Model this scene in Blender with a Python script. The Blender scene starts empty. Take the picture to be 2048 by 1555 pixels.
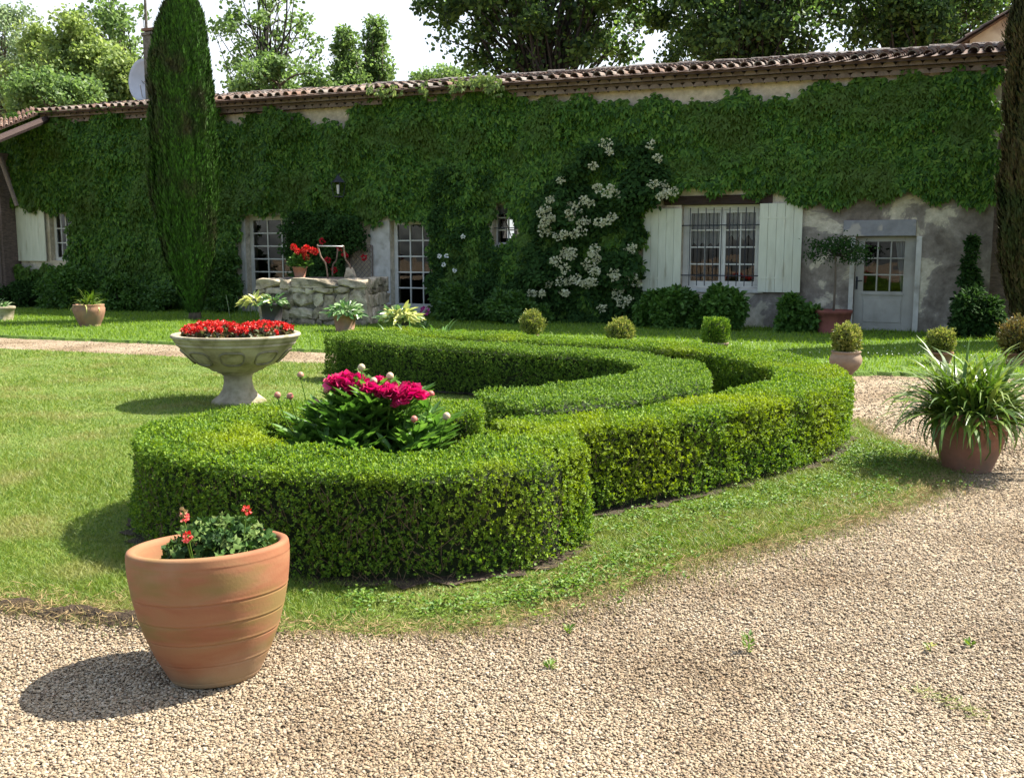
import bpy, bmesh, math, random
import numpy as np
from mathutils import Vector, Matrix
SC = bpy.context.scene
COL = SC.collection
R = math.radians
rng = np.random.default_rng(7)
random.seed(7)

# ------------------------------------------------------------------ camera geometry
F = 2000.0; CX = 1024; CY = 777.5; H = 1.5; P = math.atan(271.5/2000)
def ray(x, y):
    a = (x-CX)/F; b = -(y-CY)/F
    return (a, math.cos(P)+b*math.sin(P), -math.sin(P)+b*math.cos(P))
def G(x, y, z=0.0):
    d = ray(x, y); t = (z-H)/d[2]
    return (d[0]*t, d[1]*t)
def at(x, y, Y):
    d = ray(x, y); t = Y/d[1]
    return (d[0]*t, Y, H+d[2]*t)
# facade frame: HO = origin, HU = along the wall to the right, HN = towards the garden
HTH = R(-24.4)
HU = (math.cos(HTH), math.sin(HTH)); HN = (math.sin(HTH), -math.cos(HTH))
HO = (6.87-HU[0]*15.9, 18.89-HU[1]*15.9)
def W(x, y, off=0.0):
    """point of the facade plane (moved off metres towards the garden) -> (s, z)"""
    d = ray(x, y)
    t = (off+HO[0]*HN[0]+HO[1]*HN[1])/(d[0]*HN[0]+d[1]*HN[1])
    X, Y, Z = d[0]*t, d[1]*t, H+d[2]*t
    return ((X-HO[0])*HU[0]+(Y-HO[1])*HU[1], Z)
def Hw(s, off, z):
    return (HO[0]+HU[0]*s+HN[0]*off, HO[1]+HU[1]*s+HN[1]*off, z)

# ------------------------------------------------------------------ helpers
def tag(o, label=None, cat=None, group=None, kind=None):
    if label: o['label'] = label
    if cat: o['category'] = cat
    if group: o['group'] = group
    if kind: o['kind'] = kind
    return o
def thing(name, label, cat, loc=(0,0,0), rz=0.0, group=None):
    o = bpy.data.objects.new(name, None); COL.objects.link(o)
    o.empty_display_size = 0.2
    o.location = loc; o.rotation_euler = (0, 0, rz)
    return tag(o, label, cat, group)
def link(name, me, mat, parent=None):
    o = bpy.data.objects.new(name, me); COL.objects.link(o)
    if mat: me.materials.append(mat)
    if parent: o.parent = parent
    return o
class MB:
    def __init__(s): s.v = []; s.f = []
    def box(s, x0, x1, y0, y1, z0, z1, jit=0.0):
        b = len(s.v)
        for x in (x0, x1):
            for y in (y0, y1):
                for z in (z0, z1):
                    s.v.append((x+random.uniform(-jit, jit), y+random.uniform(-jit, jit), z+random.uniform(-jit, jit)))
        for q in ((0,1,3,2),(4,6,7,5),(0,4,5,1),(2,3,7,6),(0,2,6,4),(1,5,7,3)):
            s.f.append(tuple(b+i for i in q))
        return s
    def quad(s, *pts):
        b = len(s.v); s.v += [tuple(p) for p in pts]; s.f.append(tuple(range(b, b+len(pts)))); return s
    def tube(s, pts, rad, n=8, cap=True):
        pts = [Vector(p) for p in pts]
        if not hasattr(rad, '__len__'): rad = [rad]*len(pts)
        base = len(s.v); up = None
        for i, p in enumerate(pts):
            t = (pts[min(i+1, len(pts)-1)]-pts[max(i-1, 0)])
            if t.length < 1e-9: t = Vector((0,0,1))
            t.normalize()
            if up is None:
                up = Vector((0,0,1)) if abs(t.z) < .9 else Vector((1,0,0))
            a = t.cross(up)
            if a.length < 1e-4: a = t.cross(Vector((0,1,0.1)))
            a.normalize(); b2 = t.cross(a).normalized(); up = a.cross(t).normalized()
            for k in range(n):
                an = 2*math.pi*k/n
                s.v.append(tuple(p+(a*math.cos(an)+b2*math.sin(an))*rad[i]))
        for i in range(len(pts)-1):
            for k in range(n):
                k2 = (k+1) % n
                s.f.append((base+i*n+k, base+i*n+k2, base+(i+1)*n+k2, base+(i+1)*n+k))
        if cap:
            s.f.append(tuple(base+k for k in range(n))[::-1])
            s.f.append(tuple(base+(len(pts)-1)*n+k for k in range(n)))
        return s
    def lathe(s, prof, n=48, c=(0,0,0), wob=0.0):
        base = len(s.v)
        ph = random.uniform(0, 6)
        for (r, z) in prof:
            for k in range(n):
                an = 2*math.pi*k/n
                rr = r*(1+wob*math.sin(2*an+ph+z*3)+wob*.6*math.sin(3*an+z*7))
                s.v.append((c[0]+rr*math.cos(an), c[1]+rr*math.sin(an), c[2]+z))
        for i in range(len(prof)-1):
            for k in range(n):
                k2 = (k+1) % n
                s.f.append((base+i*n+k, base+i*n+k2, base+(i+1)*n+k2, base+(i+1)*n+k))
        return s
    def build(s, name, mat, parent=None, smooth=False, bevel=0.0):
        me = bpy.data.meshes.new(name)
        me.from_pydata(s.v, [], s.f); me.update()
        if smooth: me.polygons.foreach_set('use_smooth', [True]*len(me.polygons))
        o = link(name, me, mat, parent)
        if bevel:
            m = o.modifiers.new('bevel', 'BEVEL'); m.width = bevel; m.segments = 2; m.limit_method = 'ANGLE'
        return o
def np_mesh(name, V, Fc, mat, parent=None, smooth=False):
    """V (N,3); Fc (M,k) all faces of the same size"""
    me = bpy.data.meshes.new(name)
    V = np.ascontiguousarray(V, dtype=np.float32); Fc = np.ascontiguousarray(Fc, dtype=np.int32)
    M, k = Fc.shape
    me.vertices.add(len(V)); me.vertices.foreach_set('co', V.ravel())
    me.loops.add(M*k); me.loops.foreach_set('vertex_index', Fc.ravel())
    me.polygons.add(M); me.polygons.foreach_set('loop_start', np.arange(0, M*k, k, dtype=np.int32))
    if smooth: me.polygons.foreach_set('use_smooth', np.ones(M, dtype=bool))
    me.update(calc_edges=True)
    return link(name, me, mat, parent)
def unit(a):
    return a/np.maximum(np.linalg.norm(a, axis=-1, keepdims=True), 1e-9)
def rnd_dir(n): return unit(rng.normal(size=(n, 3)))
DIA = np.array([[0,1,2],[0,2,3]])
HEX = np.array([[0,1,2,3],[0,3,4,5]])
def leaf_geo(Pn, D, N, L, Wd, shape='dia', fold=.25, droop=0.0):
    n = len(Pn)
    D = unit(D); S = unit(np.cross(D, N)); N = np.cross(S, D)
    L = np.broadcast_to(np.asarray(L, float), (n,))[:, None]; Wd = np.broadcast_to(np.asarray(Wd, float), (n,))[:, None]
    if shape == 'dia':
        V = np.stack([Pn, Pn+D*L*.45+S*Wd*.5+N*Wd*fold, Pn+D*L-N*L*droop, Pn+D*L*.45-S*Wd*.5+N*Wd*fold], 1)
        T = DIA
    else:
        V = np.stack([Pn, Pn+D*L*.28+S*Wd*.46+N*Wd*fold, Pn+D*L*.68+S*Wd*.4+N*(Wd*fold-L*droop*.5), Pn+D*L-N*L*droop,
                      Pn+D*L*.68-S*Wd*.4+N*(Wd*fold-L*droop*.5), Pn+D*L*.28-S*Wd*.46+N*Wd*fold], 1)
        T = HEX
    k = V.shape[1]
    Fc = (np.arange(n)[:, None, None]*k+T[None]).reshape(-1, T.shape[1])
    return V.reshape(-1, 3), Fc
def leaves(name, Pn, D, N, L, Wd, mat, parent=None, shape='dia', fold=.25, droop=0.0):
    V, Fc = leaf_geo(Pn, D, N, L, Wd, shape, fold, droop)
    return np_mesh(name, V, Fc, mat, parent)
def lump(Pn, f=1.0, seed=0.0):
    """cheap smooth pseudo noise in -1..1"""
    x, y, z = Pn[:, 0]*f+seed, Pn[:, 1]*f+seed*1.7, Pn[:, 2]*f+seed*.6
    return (np.sin(x*1.3+1.1*np.sin(y*.9+z*.7))+np.sin(y*1.7+1.3*np.sin(z*1.1+x*.6))+np.sin(z*1.5+1.2*np.sin(x*1.2-y*.5)))/3
def in_poly(x, y, poly):
    poly = np.asarray(poly); ins = np.zeros(len(x), bool); j = len(poly)-1
    for i in range(len(poly)):
        xi, yi = poly[i]; xj, yj = poly[j]
        c = ((yi > y) != (yj > y)) & (x < (xj-xi)*(y-yi)/(yj-yi+1e-12)+xi)
        ins ^= c; j = i
    return ins
def smooth_path(pts, per=12):
    pts = [Vector((*p, 0)) if len(p) == 2 else Vector(p) for p in pts]; out = []
    for i in range(len(pts)-1):
        p0 = pts[max(i-1, 0)]; p1 = pts[i]; p2 = pts[i+1]; p3 = pts[min(i+2, len(pts)-1)]
        for k in range(per):
            t = k/per
            out.append(.5*((2*p1)+(-p0+p2)*t+(2*p0-5*p1+4*p2-p3)*t*t+(-p0+3*p1-3*p2+p3)*t**3))
    out.append(pts[-1]); return out

# ------------------------------------------------------------------ materials
def new_mat(name):
    m = bpy.data.materials.new(name); m.use_nodes = True
    nt = m.node_tree; nt.nodes.clear()
    out = nt.nodes.new('ShaderNodeOutputMaterial')
    return m, nt, out
def nd(nt, kind, **kw):
    n = nt.nodes.new(kind)
    for k, v in kw.items():
        if k.startswith('i_'): n.inputs[k[2:].replace('_', ' ')].default_value = v
        else: setattr(n, k, v)
    return n
def ramp(nt, stops, interp='LINEAR'):
    r = nt.nodes.new('ShaderNodeValToRGB'); r.color_ramp.interpolation = interp
    e = r.color_ramp.elements
    while len(e) < len(stops): e.new(.5)
    for i, (p, c) in enumerate(stops):
        e[i].position = p; e[i].color = (*c, 1)
    return r
def leaf_mat(name, cols, trans=.3, rough=.45, spec=.4, patch=None, pscale=1.5):
    """cols: list of colours picked per leaf; patch: colour mixed in large irregular patches"""
    m, nt, out = new_mat(name); L = nt.links.new
    g = nd(nt, 'ShaderNodeNewGeometry')
    rp = ramp(nt, [(i/max(1, len(cols)-1), c) for i, c in enumerate(cols)])
    L(g.outputs['Random Per Island'], rp.inputs[0]); colr = rp.outputs[0]
    if patch:
        tc = nd(nt, 'ShaderNodeTexCoord')
        nz = nd(nt, 'ShaderNodeTexNoise', i_Scale=pscale, i_Detail=3.0); L(tc.outputs['Object'], nz.inputs['Vector'])
        r2 = ramp(nt, [(.5, (0,0,0)), (.68, (1,1,1))]); L(nz.outputs['Fac'], r2.inputs[0])
        mx = nd(nt, 'ShaderNodeMix', data_type='RGBA'); mx.inputs[7].default_value = (*patch, 1)
        L(r2.outputs[0], mx.inputs[0]); L(colr, mx.inputs[6]); colr = mx.outputs[2]
    p = nd(nt, 'ShaderNodeBsdfPrincipled', i_Roughness=rough); p.inputs['Specular IOR Level'].default_value = spec
    L(colr, p.inputs['Base Color'])
    if trans > 0:
        t = nd(nt, 'ShaderNodeBsdfTranslucent')
        hs = nd(nt, 'ShaderNodeHueSaturation', i_Hue=.495, i_Saturation=1.08, i_Value=1.5); L(colr, hs.inputs['Color']); L(hs.outputs[0], t.inputs['Color'])
        ms = nd(nt, 'ShaderNodeMixShader'); ms.inputs[0].default_value = trans
        L(p.outputs[0], ms.inputs[1]); L(t.outputs[0], ms.inputs[2]); L(ms.outputs[0], out.inputs[0])
    else: L(p.outputs[0], out.inputs[0])
    return m
def noise_mat(name, stops, scale=5.0, detail=8.0, rough=.85, bump=.3, bscale=None, dist=.02, coords='Object', stretch=(1,1,1), island=0.0, spec=.3, metallic=0.0, extra=None):
    m, nt, out = new_mat(name); L = nt.links.new
    tc = nd(nt, 'ShaderNodeTexCoord'); mp = nd(nt, 'ShaderNodeMapping'); mp.inputs['Scale'].default_value = stretch
    L(tc.outputs[coords], mp.inputs[0])
    nz = nd(nt, 'ShaderNodeTexNoise', i_Scale=scale, i_Detail=detail, i_Roughness=.62); L(mp.outputs[0], nz.inputs['Vector'])
    fac = nz.outputs['Fac']
    if island:
        g = nd(nt, 'ShaderNodeNewGeometry'); ma = nd(nt, 'ShaderNodeMath', operation='MULTIPLY_ADD'); ma.inputs[1].default_value = island; 
        sb = nd(nt, 'ShaderNodeMath', operation='SUBTRACT'); sb.inputs[1].default_value = .5
        L(g.outputs['Random Per Island'], sb.inputs[0]); L(sb.outputs[0], ma.inputs[0]); L(fac, ma.inputs[2]); fac = ma.outputs[0]
    rp = ramp(nt, stops); L(fac, rp.inputs[0]); colr = rp.outputs[0]
    if extra:  # (colour, scale, lo, hi): second, patchy layer
        c2, s2, lo, hi = extra
        n2 = nd(nt, 'ShaderNodeTexNoise', i_Scale=s2, i_Detail=6.0); L(mp.outputs[0], n2.inputs['Vector'])
        r2 = ramp(nt, [(lo, (0,0,0)), (hi, (1,1,1))]); L(n2.outputs['Fac'], r2.inputs[0])
        mx = nd(nt, 'ShaderNodeMix', data_type='RGBA'); mx.inputs[7].default_value = (*c2, 1)
        L(r2.outputs[0], mx.inputs[0]); L(colr, mx.inputs[6]); colr = mx.outputs[2]
    p = nd(nt, 'ShaderNodeBsdfPrincipled', i_Roughness=rough, i_Metallic=metallic); p.inputs['Specular IOR Level'].default_value = spec
    L(colr, p.inputs['Base Color'])
    if bump:
        n3 = nd(nt, 'ShaderNodeTexNoise', i_Scale=bscale or scale*4, i_Detail=8.0); L(mp.outputs[0], n3.inputs['Vector'])
        b = nd(nt, 'ShaderNodeBump', i_Strength=bump, i_Distance=dist); L(n3.outputs['Fac'], b.inputs['Height']); L(b.outputs[0], p.inputs['Normal'])
    L(p.outputs[0], out.inputs[0])
    return m
M = {}
M['box'] = leaf_mat('box_leaf', [(.04,.09,.011), (.082,.158,.016), (.14,.235,.02), (.215,.30,.028)], trans=.3, rough=.6, spec=.2, patch=(.20,.26,.02), pscale=1.3)
M['box_far'] = leaf_mat('box_leaf_back', [(.04,.09,.012), (.08,.152,.018), (.13,.218,.026), (.19,.275,.034)], trans=.3, rough=.6, spec=.2)
M['twig'] = noise_mat('box_twig', [(.3,(.07,.045,.024)), (.7,(.19,.13,.07))], scale=30, bump=0)
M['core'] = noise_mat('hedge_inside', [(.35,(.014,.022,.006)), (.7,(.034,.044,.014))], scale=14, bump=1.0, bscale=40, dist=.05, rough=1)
M['creeper'] = leaf_mat('creeper_leaf', [(.022,.06,.010), (.05,.12,.014), (.085,.18,.02), (.14,.23,.028)], trans=.3, rough=.55, spec=.2, patch=(.075,.125,.018), pscale=.9)
M['dark_climber'] = leaf_mat('dark_climber_leaf', [(.014,.036,.010), (.028,.064,.014), (.045,.092,.02)], trans=.22, rough=.75, spec=.08)
M['shrub'] = leaf_mat('shrub_leaf', [(.03,.075,.014), (.055,.12,.02), (.085,.165,.026)], trans=.28, rough=.5, spec=.25)
M['shrub_light'] = leaf_mat('light_shrub_leaf', [(.035,.085,.015), (.06,.13,.022), (.095,.18,.03)], trans=.28, spec=.2)
M['cypress'] = leaf_mat('cypress_leaf', [(.018,.035,.008), (.034,.078,.011), (.058,.145,.016)], trans=.08, rough=.7, spec=.12, patch=(.04,.04,.017), pscale=1.2)
M['cypress_dry'] = leaf_mat('dry_cypress_leaf', [(.04,.038,.014), (.075,.052,.02), (.05,.06,.016), (.1,.066,.026)], trans=.12, rough=.7, spec=.15, patch=(.03,.05,.014), pscale=.9)
M['bark'] = noise_mat('bark', [(.3,(.05,.036,.025)), (.7,(.16,.12,.085))], scale=12, stretch=(1,1,.25), bump=.8, bscale=30)
M['bark_dark'] = noise_mat('dark_bark', [(.3,(.02,.017,.014)), (.7,(.06,.05,.04))], scale=8, stretch=(1,1,.3), bump=.8)
M['tree_dark'] = leaf_mat('dark_tree_leaf', [(.022,.046,.016), (.04,.078,.024), (.07,.125,.03), (.14,.21,.045)], trans=.48, rough=.55, spec=.25)
M['tree_mid'] = leaf_mat('poplar_leaf', [(.07,.12,.035), (.11,.18,.05), (.17,.25,.07)], trans=.45, rough=.5, spec=.3)
M['tree_bright'] = leaf_mat('bright_tree_leaf', [(.11,.165,.035), (.17,.235,.06), (.25,.31,.10)], trans=.45, rough=.5, spec=.3)
M['tree_grey'] = leaf_mat('willow_leaf', [(.12,.18,.08), (.17,.23,.11), (.22,.28,.14)], trans=.45)
M['grass'] = leaf_mat('grass_blade', [(.06,.115,.012), (.10,.17,.018), (.15,.21,.026), (.22,.24,.05)], trans=.3, rough=.5, spec=.25, patch=(.20,.20,.055), pscale=1.6)
M['grass_back'] = leaf_mat('back_grass_blade', [(.08,.15,.014), (.13,.22,.02), (.19,.27,.028)], trans=.4, rough=.5, spec=.25)
M['edge_blade'] = leaf_mat('edge_grass_blade', [(.06,.11,.014), (.12,.16,.03), (.24,.2,.08), (.3,.22,.11)], trans=.25, rough=.6, spec=.2)
M['weed'] = leaf_mat('weed_leaf', [(.05,.11,.014), (.09,.17,.02), (.15,.22,.03)], trans=.3, rough=.5, spec=.25)
M['straw'] = leaf_mat('dry_straw', [(.22,.15,.075), (.34,.25,.12), (.14,.095,.05)], trans=.1, rough=.8, spec=.1)
M['peony_leaf'] = leaf_mat('peony_leaf', [(.045,.11,.018), (.075,.165,.026), (.12,.225,.04)], trans=.35, rough=.42, spec=.3)
M['petal'] = leaf_mat('peony_petal', [(.28,.005,.04), (.50,.016,.10), (.66,.08,.2)], trans=.25, rough=.5, spec=.2)
M['red_petal'] = leaf_mat('red_petal', [(.36,.008,.008), (.52,.03,.02), (.6,.09,.06)], trans=.2, rough=.45, spec=.3)
M['pink_petal'] = leaf_mat('pink_petal', [(.7,.06,.08), (.8,.16,.15), (.75,.3,.2)], trans=.25, rough=.5, spec=.2)
M['bud'] = noise_mat('peony_bud', [(.35,(.28,.16,.1)), (.65,(.45,.08,.08))], scale=14, bump=.2, rough=.5)
M['bud_pale'] = noise_mat('pale_bud', [(.35,(.35,.3,.17)), (.65,(.5,.33,.22))], scale=14, bump=.2, rough=.5)
M['white_flower'] = leaf_mat('white_floret', [(.34,.34,.18), (.44,.43,.26), (.55,.53,.38)], trans=.25, rough=.6, spec=.15)
M['white_petal'] = leaf_mat('white_petal', [(.8,.8,.76), (.7,.7,.64)], trans=.2, rough=.6, spec=.2)
M['crimson'] = leaf_mat('crimson_petal', [(.35,.01,.02), (.5,.012,.02)], trans=.25, rough=.5, spec=.2)
M['purple_petal'] = leaf_mat('purple_petal', [(.25,.02,.15), (.38,.04,.22)], trans=.2)
M['geranium'] = leaf_mat('geranium_leaf', [(.012,.03,.008), (.024,.058,.012), (.04,.088,.016), (.075,.125,.026), (.13,.17,.05)], trans=.15, rough=.65, spec=.12)
M['geranium_edge'] = leaf_mat('geranium_leaf_edge', [(.16,.22,.06), (.22,.24,.09)], trans=.2)
M['bronze_leaf'] = leaf_mat('bronze_leaf', [(.05,.06,.02), (.09,.1,.03), (.12,.06,.03)], trans=.2, rough=.35)
M['strap'] = leaf_mat('strap_leaf', [(.035,.075,.010), (.07,.13,.016), (.115,.18,.024), (.17,.215,.05)], trans=.25, rough=.38, spec=.35)
M['hosta_gold'] = leaf_mat('gold_hosta_leaf', [(.35,.38,.08), (.48,.48,.16), (.12,.2,.04)], trans=.25, rough=.4)
M['hosta'] = leaf_mat('hosta_leaf', [(.06,.14,.03), (.10,.2,.05), (.3,.36,.2)], trans=.22, rough=.35)
M['topiary_tan'] = leaf_mat('yellowed_box_leaf', [(.08,.12,.02), (.17,.2,.035), (.26,.25,.07)], trans=.32)
M['topiary_brown'] = leaf_mat('browned_box_leaf', [(.09,.07,.02), (.16,.11,.03), (.12,.13,.03)], trans=.2)
M['terracotta_dark'] = noise_mat('old_terracotta', [(.3,(.17,.075,.045)), (.55,(.26,.12,.075)), (.75,(.30,.17,.115))], scale=5, bump=.25, bscale=60, dist=.004, rough=.85, extra=((.13,.09,.06), 3.5, .48, .7))
M['terracotta_pale'] = noise_mat('pale_terracotta', [(.3,(.2,.098,.055)), (.7,(.31,.175,.105))], scale=6, bump=.2, bscale=60, dist=.004, extra=((.16,.12,.08), 4, .48, .7))
M['terracotta_buff'] = noise_mat('buff_clay', [(.3,(.2,.135,.085)), (.7,(.29,.21,.14))], scale=6, bump=.15, bscale=60, dist=.004, extra=((.12,.09,.065), 4, .45, .75))
M['dark_pot'] = noise_mat('dark_plastic', [(.3,(.018,.016,.016)), (.7,(.035,.03,.03))], scale=8, bump=.1, rough=.6)
M['red_pot'] = noise_mat('red_clay', [(.3,(.13,.04,.03)), (.7,(.22,.075,.05))], scale=6, bump=.2)
M['soil'] = noise_mat('potting_soil', [(.3,(.02,.014,.01)), (.7,(.07,.048,.032))], scale=40, bump=1, bscale=80, dist=.02, rough=1)
M['stone_urn'] = noise_mat('cast_stone', [(.28,(.15,.12,.075)), (.5,(.30,.255,.175)), (.72,(.39,.345,.26))], scale=4.5, bump=.35, bscale=50, dist=.006, rough=.9, extra=((.14,.125,.06), 6, .53, .72))
M['relief'] = noise_mat('stained_relief', [(.3,(.10,.085,.05)), (.7,(.22,.19,.13))], scale=9, bump=.3, bscale=60, dist=.004)
M['well_stone'] = noise_mat('rubble_stone', [(.25,(.13,.10,.07)), (.5,(.32,.265,.185)), (.72,(.46,.40,.30))], scale=5, bump=.6, bscale=30, dist=.02, island=.3, rough=.95, extra=((.085,.075,.05), 4, .5, .68))
M['mortar'] = noise_mat('old_mortar', [(.3,(.07,.06,.045)), (.7,(.19,.17,.13))], scale=14, bump=.8, bscale=30, dist=.02, rough=1)
M['iron'] = noise_mat('rusty_iron', [(.3,(.10,.06,.04)), (.7,(.26,.17,.12))], scale=20, bump=.3, rough=.7, metallic=.2)
M['iron_dark'] = noise_mat('painted_iron', [(.3,(.012,.013,.016)), (.7,(.03,.032,.038))], scale=20, bump=.2, rough=.5)
M['steel'] = noise_mat('galvanised_rail', [(.3,(.5,.49,.46)), (.7,(.65,.63,.6))], scale=20, bump=.1, rough=.4, metallic=.6)
M['wood_grey'] = noise_mat('weathered_board', [(.3,(.12,.09,.07)), (.7,(.26,.2,.16))], scale=5, stretch=(1,12,12), bump=.5, rough=.9)
M['lintel'] = noise_mat('dark_oak', [(.3,(.022,.013,.011)), (.7,(.065,.038,.03))], scale=4, stretch=(1,14,14), bump=.6, bscale=20, rough=.85)
M['shutter'] = noise_mat('cream_shutter_paint', [(.3,(.46,.45,.33)), (.6,(.54,.53,.40)), (.8,(.58,.56,.44))], scale=3, stretch=(3,3,.6), bump=.15, rough=.6, extra=((.34,.31,.21), 2.2, .58, .8))
M['frame'] = noise_mat('grey_white_paint', [(.3,(.48,.455,.39)), (.7,(.62,.585,.51))], scale=5, bump=.12, rough=.55)
M['door'] = noise_mat('pale_grey_paint', [(.3,(.29,.265,.22)), (.7,(.37,.34,.285))], scale=3, bump=.12, rough=.6, extra=((.2,.18,.145), 2.5, .55, .8))
M['limestone'] = noise_mat('limestone', [(.3,(.36,.33,.27)), (.7,(.54,.51,.45))], scale=4, bump=.4, bscale=24, dist=.01, extra=((.22,.2,.16), 3, .55, .75))
M['blue_stone'] = noise_mat('grey_lintel_stone', [(.3,(.16,.155,.15)), (.7,(.26,.25,.245))], scale=4, bump=.4, bscale=24, dist=.01, extra=((.36,.32,.26), 2.5, .56, .62))
M['cloth'] = noise_mat('net_curtain', [(.3,(.26,.255,.24)), (.7,(.36,.35,.33))], scale=6, bump=0)
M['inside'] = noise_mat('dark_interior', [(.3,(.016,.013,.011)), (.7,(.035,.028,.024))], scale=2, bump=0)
M['dish'] = noise_mat('grey_dish_paint', [(.3,(.42,.42,.43)), (.7,(.52,.52,.53))], scale=3, bump=.05, rough=.5)
M['brick'] = noise_mat('old_brown_brick', [(.3,(.06,.042,.034)), (.7,(.17,.12,.095))], scale=9, bump=.6, stretch=(1,1,3))
M['ochre_wall'] = noise_mat('ochre_render', [(.3,(.5,.34,.19)), (.7,(.66,.5,.32))], scale=2.5, bump=.25, bscale=30, dist=.01, extra=((.34,.22,.14), 1.6, .55, .75))
M['tile'] = noise_mat('canal_tile', [(.28,(.07,.045,.035)), (.45,(.16,.09,.06)), (.6,(.2,.14,.105)), (.78,(.21,.185,.16))], scale=5, bump=.5, bscale=40, dist=.01, island=.55, rough=.95, extra=((.10,.085,.07), 2.6, .45, .66))
M['tile_red'] = noise_mat('orange_canal_tile', [(.28,(.09,.05,.033)), (.5,(.18,.10,.065)), (.75,(.2,.145,.11))], scale=5, bump=.5, bscale=40, dist=.01, island=.5, rough=.95)
M['ridge'] = noise_mat('lichen_ridge', [(.3,(.09,.07,.058)), (.55,(.18,.15,.13)), (.78,(.27,.25,.22))], scale=9, bump=1, bscale=30, dist=.04, island=.3, rough=1)
M['genoise'] = noise_mat('cornice_clay', [(.3,(.10,.068,.05)), (.7,(.2,.145,.11))], scale=6, bump=.4, island=.3)
def terracotta_banded():
    m, nt, out = new_mat('banded_terracotta'); L = nt.links.new
    tc = nd(nt, 'ShaderNodeTexCoord')
    mp = nd(nt, 'ShaderNodeMapping'); mp.inputs['Scale'].default_value = (1.6, 1.6, 9)
    L(tc.outputs['Object'], mp.inputs[0])
    n1 = nd(nt, 'ShaderNodeTexNoise', i_Scale=1.5, i_Detail=5.0, i_Distortion=.6); L(mp.outputs[0], n1.inputs['Vector'])
    r1 = ramp(nt, [(.28,(.20,.074,.033)), (.42,(.23,.092,.042)), (.53,(.245,.112,.052)), (.64,(.235,.125,.056)), (.78,(.19,.115,.05))]); L(n1.outputs['Fac'], r1.inputs[0])
    mp2 = nd(nt, 'ShaderNodeMapping'); mp2.inputs['Scale'].default_value = (2, 2, 7); L(tc.outputs['Object'], mp2.inputs[0])
    n2 = nd(nt, 'ShaderNodeTexNoise', i_Scale=1.3, i_Detail=6.0); L(mp2.outputs[0], n2.inputs['Vector'])
    r2 = ramp(nt, [(.47,(0,0,0)), (.6,(.8,.8,.8))]); L(n2.outputs['Fac'], r2.inputs[0])
    mx = nd(nt, 'ShaderNodeMix', data_type='RGBA'); mx.inputs[7].default_value = (.165,.12,.035,1)
    L(r2.outputs[0], mx.inputs[0]); L(r1.outputs[0], mx.inputs[6])
    # pale lime bloom towards the foot and in blotches
    n4 = nd(nt, 'ShaderNodeTexNoise', i_Scale=4.5, i_Detail=7.0); L(tc.outputs['Object'], n4.inputs['Vector'])
    sx = nd(nt, 'ShaderNodeSeparateXYZ'); L(tc.outputs['Object'], sx.inputs[0])
    mr = nd(nt, 'ShaderNodeMapRange'); mr.inputs[1].default_value = .16; mr.inputs[2].default_value = .0; mr.inputs[3].default_value = -.1; mr.inputs[4].default_value = .28
    L(sx.outputs['Z'], mr.inputs[0])
    ad = nd(nt, 'ShaderNodeMath', operation='ADD'); L(n4.outputs['Fac'], ad.inputs[0]); L(mr.outputs[0], ad.inputs[1])
    r4 = ramp(nt, [(.5,(0,0,0)), (.78,(.75,.75,.75))]); L(ad.outputs[0], r4.inputs[0])
    mx2 = nd(nt, 'ShaderNodeMix', data_type='RGBA'); mx2.inputs[7].default_value = (.28,.185,.105,1)
    L(r4.outputs[0], mx2.inputs[0]); L(mx.outputs[2], mx2.inputs[6])
    p = nd(nt, 'ShaderNodeBsdfPrincipled', i_Roughness=.8); p.inputs['Specular IOR Level'].default_value = .25
    L(mx2.outputs[2], p.inputs['Base Color'])
    n3 = nd(nt, 'ShaderNodeTexNoise', i_Scale=90.0, i_Detail=4.0); L(tc.outputs['Object'], n3.inputs['Vector'])
    b = nd(nt, 'ShaderNodeBump', i_Strength=.2, i_Distance=.003); L(n3.outputs['Fac'], b.inputs['Height']); L(b.outputs[0], p.inputs['Normal'])
    L(p.outputs[0], out.inputs[0]); return m
M['terracotta'] = terracotta_banded()
def glass_mat():
    m, nt, out = new_mat('window_glass'); L = nt.links.new
    tr = nd(nt, 'ShaderNodeBsdfTransparent'); tr.inputs[0].default_value = (.82,.85,.85,1)
    gl = nd(nt, 'ShaderNodeBsdfGlossy', i_Roughness=.02)
    fr = nd(nt, 'ShaderNodeFresnel', i_IOR=1.65)
    tc = nd(nt, 'ShaderNodeTexCoord'); nz = nd(nt, 'ShaderNodeTexNoise', i_Scale=2.5, i_Detail=1.0); L(tc.outputs['Object'], nz.inputs['Vector'])
    b = nd(nt, 'ShaderNodeBump', i_Strength=.12, i_Distance=.03); L(nz.outputs['Fac'], b.inputs['Height'])
    L(b.outputs[0], gl.inputs['Normal'])
    ms = nd(nt, 'ShaderNodeMixShader'); L(fr.outputs[0], ms.inputs[0]); L(tr.outputs[0], ms.inputs[1]); L(gl.outputs[0], ms.inputs[2]); L(ms.outputs[0], out.inputs[0])
    return m
M['glass'] = glass_mat()
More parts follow.
